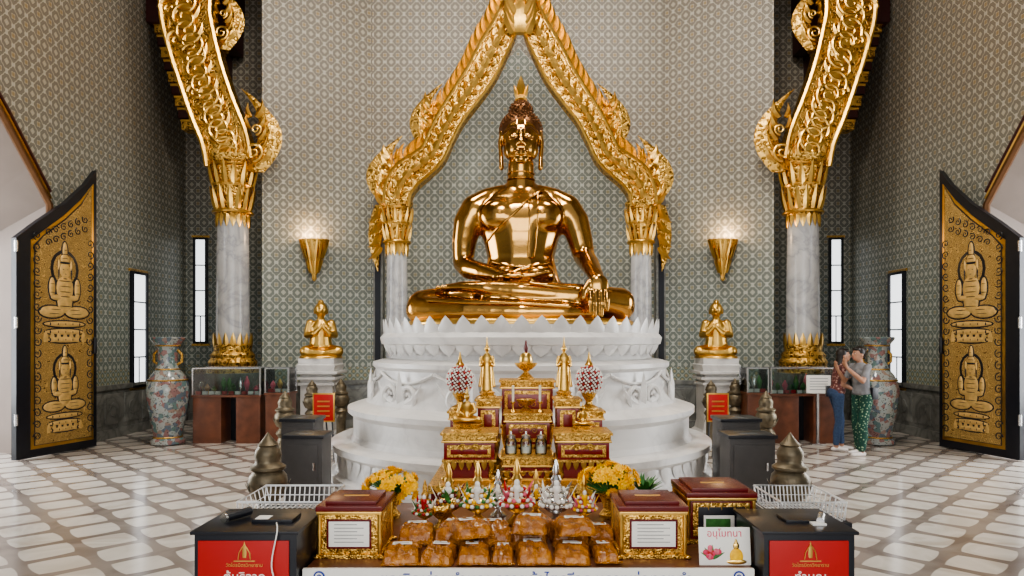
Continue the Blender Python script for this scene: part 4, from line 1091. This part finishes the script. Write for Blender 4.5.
bouquet(391,3.85,Z(487,3.85),.135); bouquet(609,3.85,Z(481,3.85),.135)
mb=MB(); x=X(644,4.0); mb.lathe((x,4.0,ZT),[(.04,0),(.06,.1),(.065,.11),(.05,.10)],MAROON,18)
for i in range(26):
    a=i*2.4; mb.leaf((x,4.0,ZT+.1),(math.cos(a),math.sin(a),random.uniform(.3,1.6)),(-math.sin(a),math.cos(a),0),.13,.018,.003,GREEN,curl=-.15)
mb.done("potted_green_plant")

def votive(px,d,s,pal,mb_mat):
    x=X(px,d); mb=MB(); phan(mb,x,d,ZT,.075*s,.10*s,mb_mat)
    z=ZT+.095*s
    for ring,(R,n,zz) in enumerate(((.075,20,.0),(.062,18,.022),(.048,14,.045),(.034,10,.066))):
        for k in range(n):
            a=2*pi*k/n+ring*.3; mb.ell((x+math.cos(a)*R*s,d+math.sin(a)*R*s,z+zz*s),(.011*s,.011*s,.010*s),pal[(k+ring)%len(pal)],7,5)
    mb.lathe((x,d,z+.05*s),[(.03*s,0),(.035*s,.02*s),(.02*s,.04*s),(.026*s,.06*s),(.014*s,.08*s),(.017*s,.10*s),(.003*s,.15*s)],mb_mat,14)
    for k in range(8):
        a=2*pi*k/8; dv=Vector((math.cos(a),math.sin(a),0)); mb.leaf(Vector((x,d,z+.02*s))+dv*.06*s,(dv.x*.5,dv.y*.5,1),(-dv.y,dv.x,0),.08*s,.012*s,.003,pal[k%len(pal)],curl=-.2)
    mb.ell((x,d-.045*s,z+.10*s),(.013*s,.012*s,.016*s),PAPER,10,7); mb.ell((x,d-.045*s,z+.074*s),(.019*s,.015*s,.022*s),pal[0],10,7)
    mb.done("votive_flower_tray")
votive(449,3.75,1.1,[PAPER,MAROON,GREEN,GOLDL],GOLDS); votive(478,3.72,1.15,[PAPER,YEL,PAPER,GREEN],GOLDL); votive(517,3.72,1.2,[PAPER,PINK,PAPER,RED],GOLDS); votive(556,3.70,1.2,[PAPER,SILV,PAPER],SILV)
votive(425,3.66,.85,[RED,PAPER,GREEN],GOLDF); votive(584,3.72,.9,[YEL,PAPER,PINK],GOLDS); votive(498,3.88,.9,[PAPER,GREEN,SILV],SILV); votive(536,3.88,.9,[YEL,PAPER,MAROON],GOLDS)
mb=MB(); x=X(440,3.58); phan(mb,x,3.6,ZT,.055,.11,GOLDF); 
for k in range(12): a=k*2.4; mb.ell((x+.04*math.sqrt(k/12)*math.cos(a),3.6+.04*math.sqrt(k/12)*math.sin(a),ZT+.11),.012,GOLDL,7,5)
mb.done("gold_offering_bowl")

# ============================================================ PEOPLE
def person(name,x,d,rot,top,pants,shoe,arms,H=1.6,bun=True,lean=0.0,sleeve=0.5):
    mb=MB(); s=H/1.64; M=Matrix.Translation((x,d,0))@Matrix.Rotation(rot,4,'Z')@Matrix.Scale(s,4); mb.M=M
    p=[]; fw=Vector((0,-lean,0))
    def up(v):
        v=Vector(v); k=max(0,(v.z-.9)/.7); return v+fw*k
    leg=[((-.10,.03,.07),(-.105,-.01,.47),(-.09,.0,.88)),((.10,-.10,.07),(.105,-.09,.47),(.09,.0,.88))]
    wide=.018 if pants is FGREEN else 0.0
    for a,k,h in leg:
        p+=C('skin',[(a[0],a[1],.06),(a[0],a[1],.14)],[.036,.04])
        p+=C('pants',[(a[0],a[1],.13),Vector(a).lerp(Vector(k),.6)+Vector((0,.015,0)),k,Vector(k).lerp(Vector(h),.5),h],[.048+wide,.058+wide,.06+wide*.8,.078+wide*.4,.098])
        p+=C('shoe',[(a[0],a[1]+.04,.035),(a[0],a[1]-.06,.035),(a[0],a[1]-.15,.028)],[(.038,.04,.035),(.042,.05,.034),(.035,.04,.026)])
    p+=E('pants',(0,.02,.93),(.168,.125,.11))
    p+=C('top',[up((0,0,.95)),up((0,0,1.08)),up((0,0,1.22)),up((0,0,1.32)),up((0,0,1.38))],[(.168,.125,.05),(.135,.105,.05),(.155,.115,.05),(.165,.105,.05),(.11,.075,.04)])
    for q in (-1,1): p+=E('top',up((q*.07,-.085,1.25)),(.065,.05,.06))
    p+=C('skin',[up((0,.01,1.38)),up((0,-.005,1.46))],[.05,.046])
    for q,(el,wr,hd) in zip((-1,1),arms):
        sh=up((q*.165,0,1.35)); el=up(el); wr=up(wr); hd=Vector(hd).normalized()
        mid=sh.lerp(el,sleeve+.15)
        p+=C('top',[sh,mid],[.056,.050]); p+=C('skin',[mid,el,el.lerp(wr,.3),wr],[.040,.034,.036,.024])
        p+=C('skin',[wr,wr+hd*.03,wr+hd*.075],[.023,(.032,.024,.03),(.034,.022,.032)])
        sd=hd.cross(Vector((0,-1,.2))).normalized() if abs(hd.y)<.8 else Vector((1,0,0)); nn=hd.cross(sd).normalized()
        for k in range(4):
            o=wr+hd*.085+sd*(k-1.5)*.019; L=(.06,.072,.068,.052)[k]
            p+=C('skin',[o-hd*.01,o+hd*L*.5+nn*.006,o+hd*L+nn*.024],[.0095,.009,.0075],.5)
        p+=C('skin',[wr+hd*.03-sd*.025,wr+hd*.055-sd*.048,wr+hd*.085-sd*.052],[.013,.011,.009],.5)
    hc=up((0,-.015,1.545))
    p+=E('skin',hc,(.072,.09,.10)); p+=E('skin',hc+Vector((0,-.03,-.05)),(.052,.06,.062)); p+=C('skin',[hc+Vector((0,-.088,.01)),hc+Vector((0,-.108,-.022))],[.009,.014],.5)
    p+=E('skin',hc+Vector((0,-.082,-.058)),(.022,.012,.009))
    for q in (-1,1): p+=E('skin',hc+Vector((q*.073,.01,-.01)),(.010,.02,.03))
    p+=E('hair',hc+Vector((0,.028,.028)),(.083,.09,.098)); p+=E('hair',hc+Vector((0,-.03,.075)),(.066,.06,.035))
    if bun: p+=E('hair',hc+Vector((0,.115,.06)),(.04,.04,.04)); p+=C('hair',[hc+Vector((0,.1,.0)),hc+Vector((0,.11,-.06))],[.04,.02])
    else: p+=C('hair',[hc+Vector((0,.05,-.02)),hc+Vector((0,.09,-.14)),hc+Vector((0,.11,-.26))],[(.078,.06,.06),(.085,.045,.05),(.06,.03,.04)])
    blob(mb,p,.0095,{'skin':SKIN,'pants':pants,'top':top,'shoe':shoe,'hair':HAIR},2)
    for q in (-1,1):
        mb.ell(hc+Vector((q*.03,-.086,.008)),(.012,.006,.006),PAPER,8,6); mb.ell(hc+Vector((q*.03,-.091,.008)),(.006,.003,.006),HAIR,8,6)
        mb.ell(hc+Vector((q*.03,-.088,.028)),(.017,.006,.003),HAIR,8,5)
    mb.ell(hc+Vector((0,-.092,-.058)),(.020,.005,.005),PINK,8,5)
    mb.tube([up((-.10,-.10,1.20)),up((-.12,-.02,1.36)),up((-.06,.09,1.25)),up((.14,.08,1.0))],.008,BLACK,5)
    mb.box((.10,.02,.86),(.19,.13,1.04),BLACK,.015)
    mb.done(name,60); return
person("standing_woman",5.24,10.4,-pi/2+.25,GTOP,FGREEN,SHOE,
   [((-.21,-.12,1.12),(-.12,-.30,1.30),(.1,-.5,.8)),((.22,-.16,1.14),(.10,-.32,1.34),(-.1,-.4,1))],H=1.63,bun=True,lean=.06)
person("standing_woman",5.06,10.85,pi/2-.2,FFLOR,JEAN,SHOE,
   [((-.22,-.02,1.08),(-.16,-.20,1.0),(.2,-1,-.1)),((.21,-.10,1.12),(.12,-.30,1.28),(-.1,-.6,.8))],H=1.6,bun=False,lean=.10)

# ============================================================ LIGHT
def area(name,loc,target,size,sy,e,c=(1,1,1)):
    l=bpy.data.lights.new(name,'AREA'); l.shape='RECTANGLE'; l.size=size; l.size_y=sy; l.energy=e; l.color=c
    o=bpy.data.objects.new(name,l); o.location=loc; o.rotation_euler=(Vector(target)-Vector(loc)).to_track_quat('-Z','Y').to_euler()
    bpy.context.scene.collection.objects.link(o); return o
area("doorway_daylight",(-9.5,8.6,3.0),(0,8.6,1.5),4,5,520,(.94,.97,1))
area("doorway_daylight",(9.5,8.6,3.0),(0,8.6,1.5),4,5,520,(.94,.97,1))
area("backdrop_light",(-9.7,12,4.5),(-14,12,3),4,5,1500,(.95,.98,1))  # added lamps that whiten the backdrop beyond the doors
area("backdrop_light",(9.7,12,4.5),(14,12,3),4,5,1500,(.95,.98,1))
area("front_fill",(0,-3.5,3.2),(0,9,2.0),7,4.0,380,(1,.99,.97))  # added fill behind the camera, no entrance is modelled there
area("upper_fill",(-2.4,7.5,10.5),(-1,11,3),1.5,1.5,320,(1,.94,.85))  # added overhead fill, out of view and without fixtures
area("upper_fill",(2.4,7.5,10.5),(1,11,3),1.5,1.5,320,(1,.94,.85))
area("buddha_fill",(0,3.2,8.5),(0,9.5,3.0),1.0,1.0,190,(1,.90,.76))  # unseen area light aimed at the Buddha, no fixture
w=bpy.data.worlds.new("World"); bpy.context.scene.world=w; w.use_nodes=True
bg=w.node_tree.nodes["Background"]; bg.inputs[0].default_value=(.90,.94,1.0,1); bg.inputs[1].default_value=.48

# ============================================================ CAMERA
cam=bpy.data.cameras.new("Camera"); cam.sensor_width=36; cam.lens=36*F/1024
cam.shift_x=-(CX-512)/1024; cam.shift_y=(HY-288)/1024; cam.clip_end=100
co=bpy.data.objects.new("Camera",cam); co.location=(0,0,CH); co.rotation_euler=(pi/2,0,0)
bpy.context.scene.collection.objects.link(co); bpy.context.scene.camera=co
bpy.context.scene.view_settings.view_transform='AgX'
bpy.context.scene.view_settings.look='AgX - Medium High Contrast'
